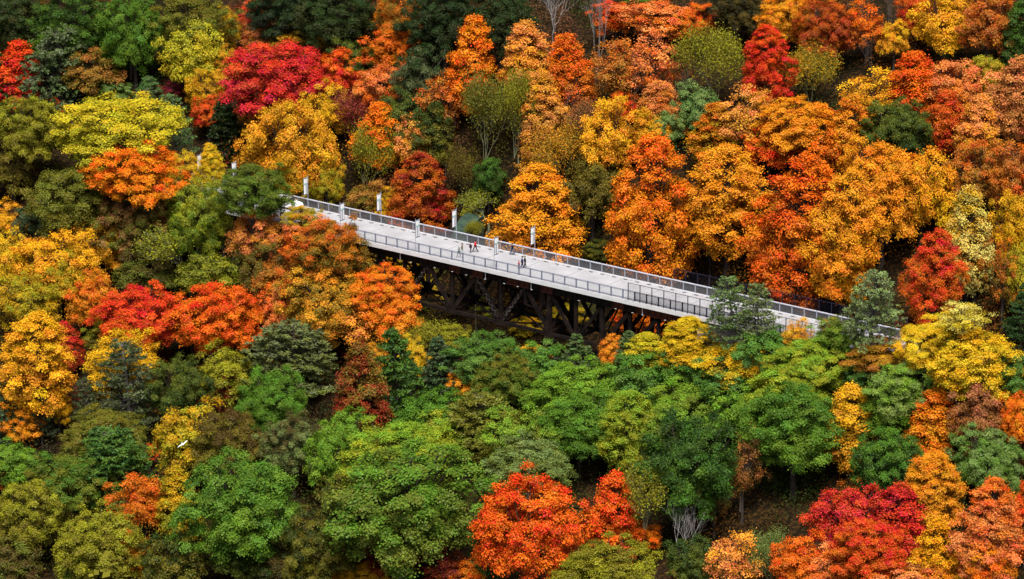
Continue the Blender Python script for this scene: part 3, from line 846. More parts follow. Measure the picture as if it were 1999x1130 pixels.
far_ts = [-42.6 + 2.0 * k for k in range(int((T1 - T0) / 2))]
for x in far_ts: link('drain', drm, bridge, (x + .3, W - .42, 0))
# girders under the deck
PAN = 2.05
x = T0; k = 0
gm = {}
for key, mt in (('a', M_STEEL), ('b', M_RUST)):
    b = MB(); b.box(.02, PAN - .02, -.02, .02, -1.25, 0); b.box(-.001, .09, -.11, -.02, -1.22, 0); b.box(0, PAN - .03, -.16, .16, -1.31, -1.252)
    gm[key] = b.mesh('girder_panel', [mt])
rr = random.Random(3)
while x < 61:
    rust = (x > 14 and rr.random() < (.42 if x < 34 else .2)) or (44 < x < 60 and rr.random() < .8)
    if 33 < x < 42: rust = False
    link('girder_panel', gm['b' if rust else 'a'], bridge, (x, .42, -.63)); link('girder_panel', gm['a'], bridge, (x, W - .5, -.34)); x += PAN
    k += 1
for x in np.arange(T0 + 1, 60, 4.1):
    b = MB(); b.box(-.12, .12, .46, W - .55, -1.3, -.36); bpart('floor_beam', b, [M_STEEL], loc=(x, 0, 0))
dep = MB(); dep.add([(-.16, -.1, 0), (.18, -.12, 0), (.2, .1, 0), (-.14, .12, 0), (-.06, -.04, .05), (.08, -.03, .06), (.07, .04, .05), (-.05, .05, .05)], [(3, 2, 1, 0), (4, 5, 6, 7), (0, 1, 5, 4), (1, 2, 6, 5), (2, 3, 7, 6), (3, 0, 4, 7)])
dpm = dep.mesh('bearing_cap', M_WHITE)
for x in (8.5, 12.9, 16.1, 18.6, 22.0, 25.4, 27.8, 30.3, 38.5, 44.8, 47.7, 49.4, 53.2, 56.6): link('bearing_cap', dpm, bridge, (x, .22, -1.93 + .0))
stn = MB(); stn.box(-.05, .05, -.03, .03, -1.25, 0)
stm = stn.mesh('drain_pipe', M_WHITE)
for x in (6.6, 22.1, 30.2, 49.4): link('drain_pipe', stm, bridge, (x, .2, -.66))
# truss members
def solid(a, b, w, h, m=M_STEEL):
    mb = MB(); mb.bar(a, b, w, h, up=(0, 1, 0)); mb.bar(a, b, w * 1.02 + .02, .05, up=(0, 1, 0)); return mb, m
def laced(a, b, w, h):
    a = np.array(a, float); b = np.array(b, float); d = b - a; L = np.linalg.norm(d); d /= L; y = np.array([0, 1., 0]); x = np.cross(d, y)
    mb = MB()
    for s in (-1, 1): mb.bar(a + x * s * (w / 2 - .09), b + x * s * (w / 2 - .09), .18, h, up=(0, 1, 0))
    n = max(3, int(L / (w * .8))); 
    for i in range(n):
        for yy in (-h / 2 - .015, h / 2 + .015):
            p = a + d * L * i / n; q = a + d * L * (i + 1) / n; s = 1 if i % 2 else -1
            mb.bar(p + x * s * w * .42 + y * yy, q - x * s * w * .42 + y * yy, .16, .03, up=(0, 1, 0), mi=1)
    return mb, [M_STEEL, M_WEAR]
ZT, ZB = -1.97, -8.15
NP, FP = .85, 6.3
def member(name, a, b, w=.5, h=.4, lace=False, m=None, label=None):
    m = M_STEEL if (m is M_WEAR and name == 'bottom_chord' and a[0] > 0) else m
    mb, mm = laced(a, b, w, h) if lace else solid(a, b, w, h, m or M_STEEL)
    return bpart(name, mb, mm if isinstance(mm, list) else [mm], label)
PANEL = 8.72
for y in (NP, FP):
    # span A: from the abutment at the left to the tower at t=33.1
    nodes = [33.1 - PANEL * k for k in range(0, 6)]
    for k, x in enumerate(nodes):
        zb = ZB if x > -8 else ZB + (-8 - x) * .35
        member('truss_post', (x, y, zb), (x, y, ZT), .5, .4)
        if k + 1 < len(nodes):
            x2 = nodes[k + 1]; xm = (x + x2) / 2; zb2 = ZB if x2 > -8 else ZB + (-8 - x2) * .35
            member('truss_diagonal', (x, y, zb), (xm, y, ZT), .55, .36, lace=(k in (1, 3)))
            member('truss_diagonal', (x2, y, zb2), (xm, y, ZT), .55, .36, lace=(k in (0, 2)))
            member('truss_post', (xm, y, ZT - 2.6 if y == NP else zb), (xm, y, ZT), .42, .3)
            member('bottom_chord', (x, y, zb), (x2, y, zb2), .46, .4, m=(M_WEAR if y == NP else M_STEEL))
            member('truss_strut', (x, y + .02, (zb + ZT) / 2), (xm, y + .02, ZT - 2.6), .16, .14)
        gp = MB(); gp.hexa([(-.9, -.3, -.35), (.9, -.3, -.35), (.9, -.24, -.35), (-.9, -.24, -.35), (-.35, -.3, 1.0), (.35, -.3, 1.0), (.35, -.24, 1.0), (-.35, -.24, 1.0)])
        bpart('gusset_plate', gp, [M_STEEL], loc=(x, y, zb))
    # tower bent between t=33.1 and 42.1
    XL, XR = 33.1, 42.1
    for x, s in ((XL, -1), (XR, 1)):
        member('tower_leg', (x, y, ZT), (x + s * .8, y + (-.6 if y == NP else .6), -16.9), .62, .55, lace=False)
    member('tower_brace', (XL, y, ZT), (XL + 4.5, y, ZB), .5, .36); member('tower_brace', (XR, y, ZT - .2), (XL + 4.5, y, ZB), .5, .36)
    member('truss_post', (XL + 4.5, y, ZB), (XL + 4.5, y, ZT), .5, .36)
    member('tower_girt', (XL, y, ZB), (XR, y, ZB), .42, .36)
    member('tower_brace', (XL, y, ZB), (XR + .7, y, -15.6), .1, .1, m=M_WEAR); member('tower_brace', (XR, y, ZB), (XL - .7, y, -15.6), .1, .1)
    member('tower_girt', (XL - .3, y, -11.6), (XR + .3, y, -11.6), .3, .26, m=M_WEAR)
    # span B to the right-hand pier
    nb_ = [42.1, 46.9, 51.7, 56.5]
    zs = [ZB, ZB + .3, ZB + .9, ZB + 2.2]
    for k in range(3):
        x, x2 = nb_[k], nb_[k + 1]; xm = (x + x2) / 2
        member('truss_post', (x2, y, zs[k + 1]), (x2, y, ZT), .5, .36)
        member('truss_diagonal', (x, y, zs[k]), (x2, y, ZT), .6, .36)
        member('bottom_chord', (x, y, zs[k]), (x2, y, zs[k + 1]), .44, .36)
        for s in (-.22, .22): member('tie_rod', (x + s, y + .3, ZT), (x2 + s, y + .3, zs[k + 1]), .06, .06)
# cross bracing between the two planes
for k in range(6):
    x = 33.1 - PANEL * k; zb = ZB if x > -8 else ZB + (-8 - x) * .35
    member('cross_strut', (x, NP, zb), (x, FP, zb), .4, .34, m=M_STEEL)
    member('cross_strut', (x, NP, ZT + .3), (x, FP, ZT + .3), .4, .4)
    member('sway_brace', (x, NP, zb), (x, FP, ZT), .2, .16); member('sway_brace', (x, FP, zb), (x, NP, ZT), .2, .16)
    if k < 5:
        x2 = x - PANEL; zb2 = ZB if x2 > -8 else ZB + (-8 - x2) * .35; member('wind_brace', (x, NP, zb), (x2, FP, zb2), .22, .14, m=M_WEAR); member('wind_brace', (x, FP, zb), (x2, NP, zb2), .22, .14)
for x in (33.1, 37.6, 42.1, 46.9, 51.7, 56.5):
    member('cross_strut', (x, NP, ZB + (.3 if x < 50 else 1.6)), (x, FP, ZB + (.3 if x < 50 else 1.6)), .5, .4)
    member('sway_brace', (x, NP, ZB + .4), (x, FP, ZT), .2, .16)
for x in (33.1, 42.1):
    mb = MB()
    for y in (NP - .6, FP + .6):
        mb.hexa([(-1.1, y - 1.1, -2.2), (1.1, y - 1.1, -2.2), (1.1, y + 1.1, -2.2), (-1.1, y + 1.1, -2.2), (-.7, y - .7, 0), (.7, y - .7, 0), (.7, y + .7, 0), (-.7, y + .7, 0)])
    bpart('footing', mb, [M_EDGE], loc=(x + (.8 if x > 40 else -.8), 0, -16.6))
    member('tower_girt', (x, NP, -11.6), (x, FP, -11.6), .34, .3)
# right-hand pier, abutments and approach fill
pier = MB(); pier.box(-.5, .5, .5, 6.7, -14, -2.0); pier.box(-.9, -.55, .35, .7, -7, -1.98); bpart('pier', pier, [M_EDGE], loc=(59.4, 0, 0))
ab = MB(); ab.box(0, 41, -.2, W + .2, -13, -.66); bpart('abutment', ab, [mat('old_stone', (.16, .15, .14), .9, .3, 1.2)], loc=(60.3, 0, 0))
ab = MB(); ab.box(0, 14, .3, W - .3, -6, -.66); bpart('abutment', ab, [MATS['old_stone']], loc=(-47, 0, 0))

# ------------------------------------------------------------------ railings
def lattice(L, H, mt, wd=.020, gap=.105):
    b = MB(); dx = H * .42; x = -dx
    k = int((L + dx) / gap)
    for i in range(k):
        x0 = -dx + gap * (i + .5)
        for s in (1, -1):
            xa, xb = (x0, x0 + dx); za, zb = (0, H) if s == 1 else (H, 0)
            a, c = xa, xb; z0, z1 = za, zb
            if a < 0: f = -a / dx; a = 0; z0 = za + (zb - za) * f
            if c > L: f = (L - xa) / dx; c = L; z1 = za + (zb - za) * f
            if c - a < .02: continue
            b.bar((a, 0, z0), (c, 0, z1), wd, .008, up=(0, 1, 0))
    return b.mesh('mesh_panel', mt)
BAY = 2.0; RH = 1.35
def railing(label, y, ts, postm, railm, meshm, caph, capw, first_post=True, cname='railing', base=0.0, black=None):
    r = empty('railing', label, 'railing', bp(ts[0], y, base), RZ, 'railings along the bridge deck')
    pw_ = .085 if black else .065
    pb = MB(); pb.box(-pw_, pw_, -.06, .06, 0, RH - .02); pb.box(-.14, .14, -.1, .1, 0, .03)
    pm = pb.mesh('rail_post', postm); bm_ = None
    lm = lattice(BAY - .2, RH - .32, meshm)
    cap = MB(); cap.box(-.96, .96, -capw / 2, capw / 2, RH - .02, RH - .02 + caph); capm = cap.mesh('top_rail', railm)
    bot = MB(); bot.box(-.91, .91, -.03, .03, .14, .2); botm = bot.mesh('bottom_rail', postm); upr = MB(); upr.box(-.91, .91, -.025, .025, RH - .14, RH - .09); uprm = upr.mesh('upper_rail', postm)
    if black:
        pbm = pb.mesh('rail_post', M_BLACK); lbm = lattice(BAY - .2, RH - .32, mat('black_wire', (.10, .11, .14), .5)); botb = bot.mesh('bottom_rail', M_BLACK); uprb = upr.mesh('upper_rail', M_BLACK); capb = cap.mesh('top_rail', M_BLACK)
    for t in ts:
        bk = black and black[0] <= t <= black[1]
        x = t - ts[0]
        link('rail_post', pbm if bk else pm, r, (x, 0, 0))
        if t + BAY <= ts[-1] + .1:
            link('mesh_panel', lbm if bk else lm, r, (x + .1, 0, .2)); link('top_rail', capb if bk else capm, r, (x + 1, 0, 0)); link('bottom_rail', botb if bk else botm, r, (x + 1, 0, 0)); link('upper_rail', uprb if bk else uprm, r, (x + 1, 0, 0))
    return r
near_ts = [-43.7 + BAY * k for k in range(72)]
far_ts2 = [-42.7 + BAY * k for k in range(71)]
railing('blue grey wire mesh railing along the near edge of the deck', -.12, near_ts, M_POST, M_POST, M_MESHN, .05, .08, black=(47.5, 90))
railing('pale railing with thick top rail along the far wooded edge of the deck', W, far_ts2, M_GALV, mat('pale_top_rail', (.50, .51, .57), .45, .04, 2, spec=.4), M_MESH, .10, .22, base=0.0)
def tall_fence(label, y, ts, h, base=0.0):
    r = empty('tall_fence', label, 'fence', bp(ts[0], y, base), RZ)
    pb = MB(); pb.box(-.045, .045, -.045, .045, 0, h); pm = pb.mesh('fence_post', M_BLACK)
    rl = MB(); rl.box(.05, BAY - .05, -.03, .03, h - .06, h); rlm = rl.mesh('top_bar', M_BLACK)
    wl = lattice(BAY - .1, h - .12, M_BLACK, wd=.0045, gap=.16); wl.name = 'wire_panel'
    for t in ts:
        link('fence_post', pm, r, (t - ts[0], 0, 0))
        if t != ts[-1]: link('top_bar', rlm, r, (t - ts[0], 0, 0)); link('wire_panel', wl, r, (t - ts[0] + .05, 0, .03))
tall_fence('tall thin black fence rising above the near railing at the right end', -.30, [47.3 + BAY * k for k in range(20)], 2.55)
tall_fence('tall black fence behind the far railing in front of the orange trees', W + .55, [49.3 + BAY * k for k in range(20)], 2.9, -.05)
bs = MB(); bs.box(48, 90, W + .3, W + .75, -.4, -.08); bpart('edge_beam', bs, [M_EDGE])

# fallen leaves on the deck
rng = np.random.default_rng(9); nl_ = 900
lt = rng.uniform(-30, 92, nl_); ln_ = np.where(rng.uniform(size=nl_) < .5, W - .25 - rng.exponential(.35, nl_), np.where(rng.uniform(size=nl_) < .5, rng.exponential(.3, nl_) - .05, rng.uniform(0, W - .3, nl_)))
ln_ = np.clip(ln_, -.05, W - .2)
PL = np.array([bp(a, b, .012) for a, b in zip(lt, ln_)])
V, Fq = leaf_quads(rng, PL, rng.normal(size=(nl_, 3)) * .1 + np.array([0, 0, 1.]), rng.uniform(.09, .2, nl_), .8)
fl = np_mesh('fallen_leaves', V, Fq, um, dict(leafcol=np.array([(.30, .12, .03), (.16, .07, .03), (.35, .20, .04), (.10, .05, .03)])[rng.integers(0, 4, nl_)]))
o = link('fallen_leaves', fl); o['kind'] = 'stuff'; o['label'] = 'orange and brown fallen leaves along the deck edges'

# ------------------------------------------------------------------ banners
M_POLE = mat('banner_pole', (.38, .40, .46), .45, spec=.4)
M_BLUE = mat('banner_border', (.10, .13, .22), .7)
M_BW = mat('banner_white', (.86, .88, .88), .7)
M_TEAL = mat('banner_teal', (.38, .55, .52), .7)
M_INK = mat('banner_ink', (.14, .16, .18), .7)
def make_banner(side, label, rotd=0.0):
    """side +1: cloth hangs towards +y of bridge space, -1 towards -y"""
    r = empty('banner_pole', label, 'banner', (0, 0, 0), RZ, 'banners along the bridge railings')
    b = MB(); b.tube([(0, 0, -.5), (0, 0, 2.5), (0, 0, 4.98)], [.045, .04, .032], 6)
    for z in (4.72, 2.12): b.bar((0, 0, z), (0, side * 1.05, z), .035, .035)
    bpole = link('pole', b.mesh('pole', M_POLE), r)
    def sheet(y0, y1, z0, z1, th):
        q = MB(); ys = np.linspace(y0, y1, 5); 
        for k in range(4):
            a, c = ys[k], ys[k + 1]; fa, fc = .05 * math.sin(a * 3.1), .05 * math.sin(c * 3.1)
            q.hexa([(fa - th, side * a, z0), (fa + th, side * a, z0), (fc + th, side * c, z0), (fc - th, side * c, z0), (fa - th, side * a, z1), (fa + th, side * a, z1), (fc + th, side * c, z1), (fc - th, side * c, z1)])
        return q
    cl = link('banner', sheet(.06, 1.0, 2.14, 4.7, .006).mesh('banner', M_BLUE), r)
    link('printed_view', sheet(.10, .96, 3.95, 4.60, .010).mesh('printed_view', M_BW), cl)
    link('printed_band', sheet(.10, .96, 3.68, 3.95, .0101).mesh('printed_band', M_TEAL), cl)
    link('printed_column', sheet(.12, .45, 2.24, 3.64, .010).mesh('printed_column', M_BW), cl)
    link('printed_column', sheet(.58, .94, 2.24, 3.64, .010).mesh('printed_column', M_BW), cl)
    q = MB()
    for z in np.arange(2.36, 3.56, .15):
        for s in (-1, 1): q.box(s * .034 - .004 + .045, s * .034 + .004 + .045, min(side * .25, side * .36), max(side * .25, side * .36), z, z + .07)
    o = link('print_marks', q.mesh('print_marks', M_INK), cl); o['kind'] = 'stuff'
    return r
def copy_tree(o, parent=None):
    c = o.copy(); COL.objects.link(c); c.parent = parent
    for ch in list(o.children): copy_tree(ch, c)
    return c
bn = make_banner(1, '')
bf = make_banner(-1, '')
for k, (t, lb) in enumerate([(-4.2, 'tall banner on the near railing, left end by the orange trees'), (9.8, 'tall banner on the near railing above the start of the trestle'), (24.0, 'tall banner on the near railing standing in the middle of the walkers')]):
    o = bn if k == 0 else copy_tree(bn); o.location = bp(t, -.26, 0); o['label'] = lb
for k, (t, lb) in enumerate([(-31.0, 'banner on the far railing showing only its top above a green oak'), (-38.0, 'farthest banner on the left, nearly hidden by yellow trees'), (-16.9, 'banner on the far railing next to the white car'), (-2.9, 'banner on the far railing in front of a low yellow shrub'), (11.1, 'banner on the far railing in front of the green shed roof'), (25.3, 'banner on the far railing in front of the bright orange maple')]):
    o = bf if k == 0 else copy_tree(bf); o.location = bp(t, W + .24, 0); o['label'] = lb

# ------------------------------------------------------------------ shed behind the far railing
sh = empty('shed', 'dark green arched shed roof with white eave behind the far railing', 'shed', bp(8.9, W + 3.2, -2.0), RZ)
M_SHED = mat('green_roof', (.022, .050, .034), .7, .3, .9, rgb2=(.04, .075, .045), spec=.3)
M_SHW = mat('shed_wall', (.018, .03, .022), .9)
LX = 3.4
def arch(th_): return [(-.2 + 4.6 * q, .35 + 3.4 * math.sin(min(1, q / .8) * math.pi / 2) ** .85) for q in np.linspace(.01, 1, 13)]
ar = arch(0)
for k in range(4):          # roof sheets side by side
    b = MB(); x0, x1 = -1.2 + k * .75, -1.2 + k * .75 + .735
    for i in range(12):
        (y0, z0), (y1, z1) = ar[i], ar[i + 1]
        b.hexa([(x0, y0, z0 - .05), (x1, y0, z0 - .05), (x1, y1, z1 - .05), (x0, y1, z1 - .05), (x0, y0, z0), (x1, y0, z0), (x1, y1, z1), (x0, y1, z1)])
    link('roof_sheet', b.mesh('roof_sheet', M_SHED), sh)
b = MB(); b.box(-1.25, 1.9, -.34, -.22, .28, .44); link('eave', b.mesh('eave', M_WHITE), sh)
b = MB(); b.box(-1.15, 1.7, -.1, 4.3, -4, .3); b.box(-1.13, 1.73, 4.18, 4.34, .3, 3.6); 
arw = [(y, z - .06) for y, z in ar] + [(ar[-1][0], .3), (ar[0][0], .3)]; b.add([(-1.12, y, z) for y, z in arw] + [(1.72, y, z) for y, z in arw], [tuple(range(14, -1, -1)), tuple(range(15, 30))]); link('wall', b.mesh('wall', M_SHW), sh)

# ------------------------------------------------------------------ white car
def make_car(label, loc, rz):
    c = empty('car', label, 'car', loc, rz)
    white = mat('white_car_paint', (.80, .80, .80), .25, spec=.6); glass = mat('dark_glass', (.02, .02, .03), .08, spec=.7); black = mat('black_plastic', (.02, .02, .02), .6); tyre = mat('tyre', (.02, .02, .02), .9); rim = mat('wheel_rim', (.45, .45, .47), .3, metal=.8)
    bm = bmesh.new()
    prof = [(-2.25, .42), (-2.3, .8), (-2.22, 1.02), (-2.1, 1.55), (-1.85, 1.66), (-.2, 1.68), (.25, 1.6), (1.0, 1.12), (1.95, .98), (2.22, .82), (2.28, .45), (2.1, .3), (-2.1, .3)]
    rows = []
    for y, sx in ((-.9, 0), (-.86, 1), (.86, 1), (.9, 0)):
        rows.append([bm.verts.new((x, y * (.80 if (z > 1.3) else (.95 if z > 1.0 else 1)), z if sx or z < 1.3 else z - .06)) for x, z in prof])
    n = len(prof)
    for a in range(3):
        for i in range(n):
            j = (i + 1) % n; bm.faces.new((rows[a][i], rows[a][j], rows[a + 1][j], rows[a + 1][i]))
    bm.faces.new(rows[0]); bm.faces.new(rows[3][::-1]); bmesh.ops.recalc_face_normals(bm, faces=bm.faces)
    bmesh.ops.bevel(bm, geom=bm.edges[:], offset=.045, segments=2, affect='EDGES')
    me = bpy.data.meshes.new('body'); bm.to_mesh(me); me.materials.append(white); body = link('body', me, c)
    def pane(nm, pts, m=glass, par=c):
        b = MB(); p = [np.array(q, float) for q in pts]; nrm = np.cross(p[1] - p[0], p[2] - p[0]); nrm /= np.linalg.norm(nrm); nrm *= .012
        b.hexa([q - nrm for q in p] + [q + nrm for q in p]); return link(nm, b.mesh(nm, m), par)
    pane('windscreen', [(.33, -.62, 1.56), (.95, -.76, 1.19), (.95, .76, 1.19), (.33, .62, 1.56)])
    pane('rear_window', [(-2.16, -.6, 1.5), (-2.26, -.72, 1.12), (-2.26, .72, 1.12), (-2.16, .6, 1.5)])
    for s in (-1, 1):
        for x0, x1 in ((-1.95, -1.2), (-1.12, -.3), (-.22, .55)):
            pane('side_window', [(x0, s * .865, 1.12), (x1 + (.25 if x1 > .5 else 0), s * .865, 1.12), (x1 - (.15 if x1 > .5 else 0), s * .735, 1.52), (x0, s * .735, 1.52)])
        pane('headlight', [(2.2, s * .55, .72), (2.2, s * .84, .72), (2.14, s * .84, .88), (2.14, s * .55, .88)], rim)
        b = MB(); b.box(.5, .72, s * .93 - .08, s * .93 + .08, 1.08, 1.22); link('wing_mirror', b.mesh('wing_mirror', white), c)
        b = MB(); b.bar((-1.8, s * .6, 1.73), (-.2, s * .6, 1.74), .05, .05); link('roof_rail', b.mesh('roof_rail', black), c)
        for x in (-1.4, 1.4):
            b = MB(); b.tube([(x, s * .70, .34), (x, s * .74, .34), (x, s * .90, .34), (x, s * .93, .34)], [.30, .34, .34, .30], 16); wl = link('wheel', b.mesh('wheel', tyre), c)
            b = MB(); b.tube([(x, s * .90, .34), (x, s * .945, .34)], [.2, .18], 12); link('rim', b.mesh('rim', rim), wl)
    b = MB(); b.box(2.2, 2.32, -.5, .5, .5, .68); link('grille', b.mesh('grille', black), c)
    b = MB(); b.box(-1.0, -.2, -.35, .35, 1.685, 1.70); link('sunroof', b.mesh('sunroof', glass), c)
    return c
make_car('white car with roof rails parked on the deck at the left end', bp(-19.2, W - 1.7, 0), RZ)

# ------------------------------------------------------------------ people
def skin_obj(name, parent, verts, edges, radii, m, sub=1):
    me = bpy.data.meshes.new(name); me.from_pydata(verts, edges, []); me.materials.append(m)
    o = link(name, me, parent); md = o.modifiers.new('Skin', 'SKIN'); md.use_smooth_shade = True
    for i, r in enumerate(radii):
        sv = me.skin_vertices[0].data[i]; sv.radius = r if isinstance(r, tuple) else (r, r); sv.use_root = (i == 0)
    s = o.modifiers.new('Sub', 'SUBSURF'); s.levels = sub; s.render_levels = sub
    return o
def cloth(name, rgb): return mat('cloth_' + name, rgb, .85, .12, 6, spec=.15)
M_SKIN = mat('skin', (.50, .28, .20), .6)
def person(label, foot, face, h, jacket, trousers, hair, stride=.25, arm=.15, coat=False, lean=.03, hat=None, shoes=(.03, .03, .03)):
    """face: direction in degrees from the bridge axis that the person looks towards"""
    p = empty('person', label, 'person', foot, RZ + math.radians(face), 'people walking on the bridge')
    k = h / 1.75; S = stride
    J = dict(pel=(0, 0, .96), wst=(lean * .3, 0, 1.12), chest=(lean, 0, 1.34), neck=(lean * 1.2, 0, 1.50), head=(lean * 1.4, 0, 1.64),
             hL=(0, .10, .92), hR=(0, -.10, .92), kL=(S * .62, .10, .50), kR=(-S * .35, -.10, .50), aL=(S * 1.05, .10, .09), aR=(-S * 1.2, -.10, .12),
             tL=(S * 1.05 + .16, .11, .035), tR=(-S * 1.2 + .15, -.11, .045),
             sL=(lean, .19, 1.43), sR=(lean, -.19, 1.43), eL=(-arm, .25, 1.16), eR=(arm * .7, -.25, 1.16), wL=(-arm * .7 + .08, .24, .92), wR=(arm * 1.7 + .1, -.22, .95))
    J = {a: tuple(v * k for v in b) for a, b in J.items()}
    names = list(J); ix = {a: i for i, a in enumerate(names)}
    E_ = [('pel', 'wst'), ('wst', 'chest'), ('chest', 'neck'), ('neck', 'head'), ('pel', 'hL'), ('pel', 'hR'), ('hL', 'kL'), ('kL', 'aL'), ('aL', 'tL'), ('hR', 'kR'), ('kR', 'aR'), ('aR', 'tR'), ('chest', 'sL'), ('chest', 'sR'), ('sL', 'eL'), ('eL', 'wL'), ('sR', 'eR'), ('eR', 'wR')]
    RR = dict(pel=.12, wst=.11, chest=.13, neck=.055, head=.092, hL=.085, hR=.085, kL=.055, kR=.055, aL=.04, aR=.04, tL=.035, tR=.035, sL=.06, sR=.06, eL=.042, eR=.042, wL=.03, wR=.03)
    skin_obj('body', p, [J[n] for n in names], [(ix[a], ix[b]) for a, b in E_], [RR[n] * k for n in names], M_SKIN, 1)
    def sub(name, keys, ed, rr_, m): 
        kx = {a: i for i, a in enumerate(keys)}
        return skin_obj(name, p, [J[n] for n in keys], [(kx[a], kx[b]) for a, b in ed], [tuple(q * k for q in rr_[n]) if isinstance(rr_[n], tuple) else rr_[n] * k for n in keys], m, 1)
    R2 = dict(pel=(.15, .19) if not coat else (.18, .20), wst=(.14, .17), chest=(.16, .20), neck=.08, sL=.085, sR=.085, eL=.068, eR=.068, wL=.052, wR=.052)
    jk = cloth('jacket_%s' % '_'.join(str(int(c * 99)) for c in jacket), jacket); tk = cloth('trousers_%s' % '_'.join(str(int(c * 99)) for c in trousers), trousers)
    sub('jacket', ['pel', 'wst', 'chest', 'neck', 'sL', 'sR', 'eL', 'eR', 'wL', 'wR'], [('pel', 'wst'), ('wst', 'chest'), ('chest', 'neck'), ('chest', 'sL'), ('chest', 'sR'), ('sL', 'eL'), ('eL', 'wL'), ('sR', 'eR'), ('eR', 'wR')], R2, jk)
    R3 = dict(pel=.15, hL=.105, hR=.105, kL=.078, kR=.078, aL=.062, aR=.062)
    sub('trousers', ['pel', 'hL', 'hR', 'kL', 'kR', 'aL', 'aR'], [('pel', 'hL'), ('pel', 'hR'), ('hL', 'kL'), ('kL', 'aL'), ('hR', 'kR'), ('kR', 'aR')], R3, tk)
    for s in 'LR':
        a, t2 = J['a' + s], J['t' + s]
        skin_obj('shoe', p, [(a[0] - .04 * k, a[1], a[2] - .03 * k), t2], [(0, 1)], [.055 * k, .045 * k], cloth('shoes', shoes), 1)
    hd = np.array(J['head'])
    hm = cloth('hair_%s' % '_'.join(str(int(c * 99)) for c in (hat or hair)), hat or hair)
    bmh = bmesh.new(); bmesh.ops.create_uvsphere(bmh, u_segments=12, v_segments=8, radius=.118 * k)
    for v in bmh.verts: v.co.z *= 1.08
    bmesh.ops.delete(bmh, geom=[v for v in bmh.verts if (v.co.x > .045 * k and v.co.z < .04 * k) or v.co.z < -.085 * k], context='VERTS')
    me = bpy.data.meshes.new('hair'); bmh.to_mesh(me); me.materials.append(hm); link('hair', me, p, hd + np.array([-.012 * k, 0, .02 * k]))
    fc = MB(); fc.tube([(hd[0] + .08 * k, 0, hd[2] + .02 * k), (hd[0] + .115 * k, 0, hd[2] - .02 * k)], [.012 * k, .02 * k], 5); link('nose', fc.mesh('nose', M_SKIN), p)
    for s in (-1, 1):
        e = MB(); e.box(hd[0] + .082 * k, hd[0] + .094 * k, s * .034 * k - .011, s * .034 * k + .011, hd[2] + .015 * k, hd[2] + .03 * k); link('eye', e.mesh('eye', cloth('eye', (.02, .02, .02))), p)
    e = MB(); e.box(hd[0] + .078 * k, hd[0] + .09 * k, -.022 * k, .022 * k, hd[2] - .052 * k, hd[2] - .042 * k); link('mouth', e.mesh('mouth', cloth('mouth', (.3, .1, .09))), p)
    for s in 'LR':        # hands: a palm and five short fingers
        wv = np.array(J['w' + s]); ee = np.array(J['e' + s]); d = (wv - ee) / np.linalg.norm(wv - ee)
        b = MB(); sd_ = 1 if s == 'L' else -1
        b.bar(wv, wv + d * .09 * k, .035 * k, .075 * k, up=(0, 0, 1))
        for q in range(4): o_ = np.array([(q - 1.5) * .02 * k, 0, 0]); b.tube([wv + d * .08 * k + o_, wv + d * .125 * k + o_, wv + d * (.16 - .01 * abs(q - 1)) * k + o_ + np.array([.012, -sd_ * .012, 0])], [.010 * k, .009 * k, .007 * k], 4)
        b.tube([wv + d * .03 * k + np.array([.035 * k, 0, 0]), wv + d * .09 * k + np.array([.055 * k, -sd_ * .01, 0])], [.012 * k, .009 * k], 4)
        link('hand', b.mesh('hand', M_SKIN), p)
    return p
def deckpt(u, v):
    q = on_deck(u, v); return (q[0], q[1], 0)
person('person in a grey green jacket and dark trousers stepping beside the near railing', deckpt(896, 503), 180, 1.70, (.16, .23, .20), (.03, .035, .06), (.10, .08, .06), .3, .12, hat=(.22, .30, .28))
person('person in a tan patterned jacket and pale trousers beside the grey green jacket', deckpt(902.5, 496), 195, 1.68, (.20, .17, .11), (.42, .46, .46), (.05, .04, .03), .1, .1)
person('small dark clad person walking left of the red jacket', deckpt(919, 493), 250, 1.52, (.035, .015, .05), (.012, .012, .016), (.012, .01, .01), .08, .05, coat=True)
person('person in a bright red jacket and black trousers taking a long stride', deckpt(928, 492), 190, 1.78, (.62, .02, .03), (.012, .012, .014), (.02, .012, .01), .36, .12)
person('person in a dark jacket and blue jeans striding beside the far railing', deckpt(1000, 497.5), 0, 1.74, (.012, .014, .03), (.03, .09, .20), (.01, .01, .01), .34, .12)
person('child in a pink red hooded jacket leading the dark blue pair', deckpt(1013, 524.5), 200, 1.30, (.42, .06, .08), (.05, .04, .06), (.35, .05, .07), .15, .1, hat=(.40, .06, .08))
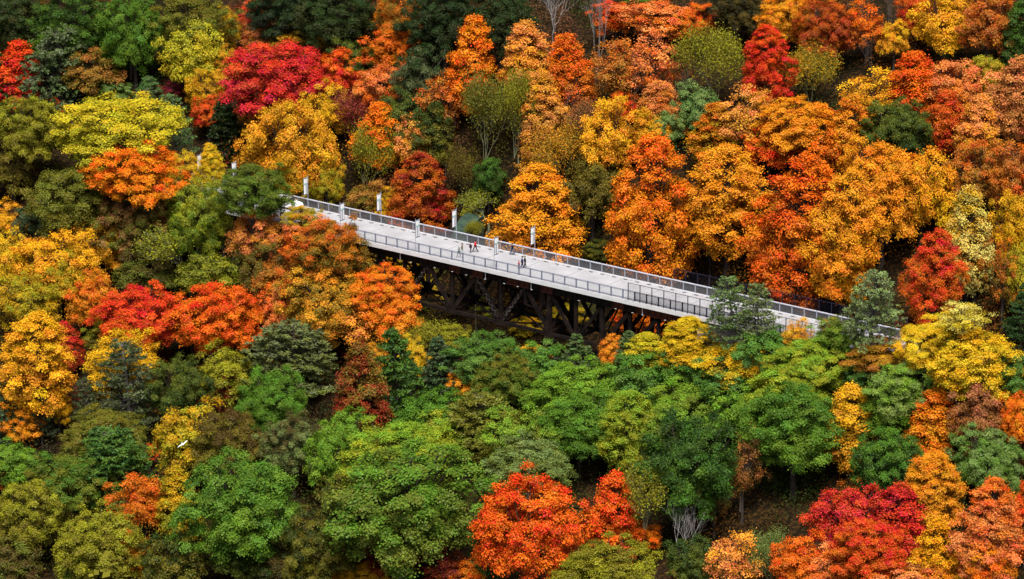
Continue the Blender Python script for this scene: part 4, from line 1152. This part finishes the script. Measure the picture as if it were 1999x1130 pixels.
person('person in a long navy blue coat between the child and a black coat', deckpt(1019.5, 524), 210, 1.80, (.015, .025, .12), (.015, .02, .07), (.06, .05, .05), .18, .08, coat=True)
person('person in a black coat on the right of the navy coat', deckpt(1025, 522), 215, 1.74, (.014, .012, .03), (.01, .01, .02), (.04, .025, .02), .12, .08, coat=True)

# ------------------------------------------------------------------ gull in flight
bd = empty('gull', 'white gull gliding with spread wings over the lower left trees', 'bird', (0, 0, 0))
dgl = ray(357, 867); pg = CAMP + dgl * 470; bd.location = tuple(pg); bd.rotation_euler = (math.radians(-8), math.radians(28), math.radians(205))
GW = mat('gull_white', (.82, .82, .82), .7); GK = mat('gull_beak', (.6, .4, .05), .5)
skin_obj('body', bd, [(0, -.22, 0), (0, -.1, .01), (0, .08, .01), (0, .2, .02), (0, .26, .02)], [(0, 1), (1, 2), (2, 3), (3, 4)], [.03, .075, .08, .045, .05], GW, 2)
for s in (-1, 1):
    b = MB(); sec = [(.05, .13, .12, .02, .035), (.28, .15, .15, .09, .03), (.5, .06, .13, .07, .018), (.74, -.13, .05, -.06, .006)]
    P_ = []
    for x, yb, ch, z, th in sec: P_ += [(s * x, yb, z), (s * x, yb - ch * .4, z + th), (s * x, yb - ch * 1.4, z), (s * x, yb - ch * .4, z - th * .3)]
    fs = []
    for i in range(3):
        for j in range(4): a = i * 4 + j; c_ = i * 4 + (j + 1) % 4; fs.append((a, c_, c_ + 4, a + 4))
    fs += [(0, 1, 2, 3), (15, 14, 13, 12)]; b.add(P_, fs); link('wing', b.mesh('wing', GW), bd)
b = MB(); b.hexa([(-.03, -.2, -.008), (.03, -.2, -.008), (.09, -.4, -.004), (-.09, -.4, -.004), (-.03, -.2, .012), (.03, -.2, .012), (.09, -.4, .004), (-.09, -.4, .004)]); link('tail', b.mesh('tail', GW), bd)
b = MB(); b.tube([(0, .3, .02), (0, .36, .01)], [.014, .004], 5); link('beak', b.mesh('beak', GK), bd)

print('ENTITIES', len(ENT), 'labels dup', len(ENT) - len({e['label'] for e in ENT}))
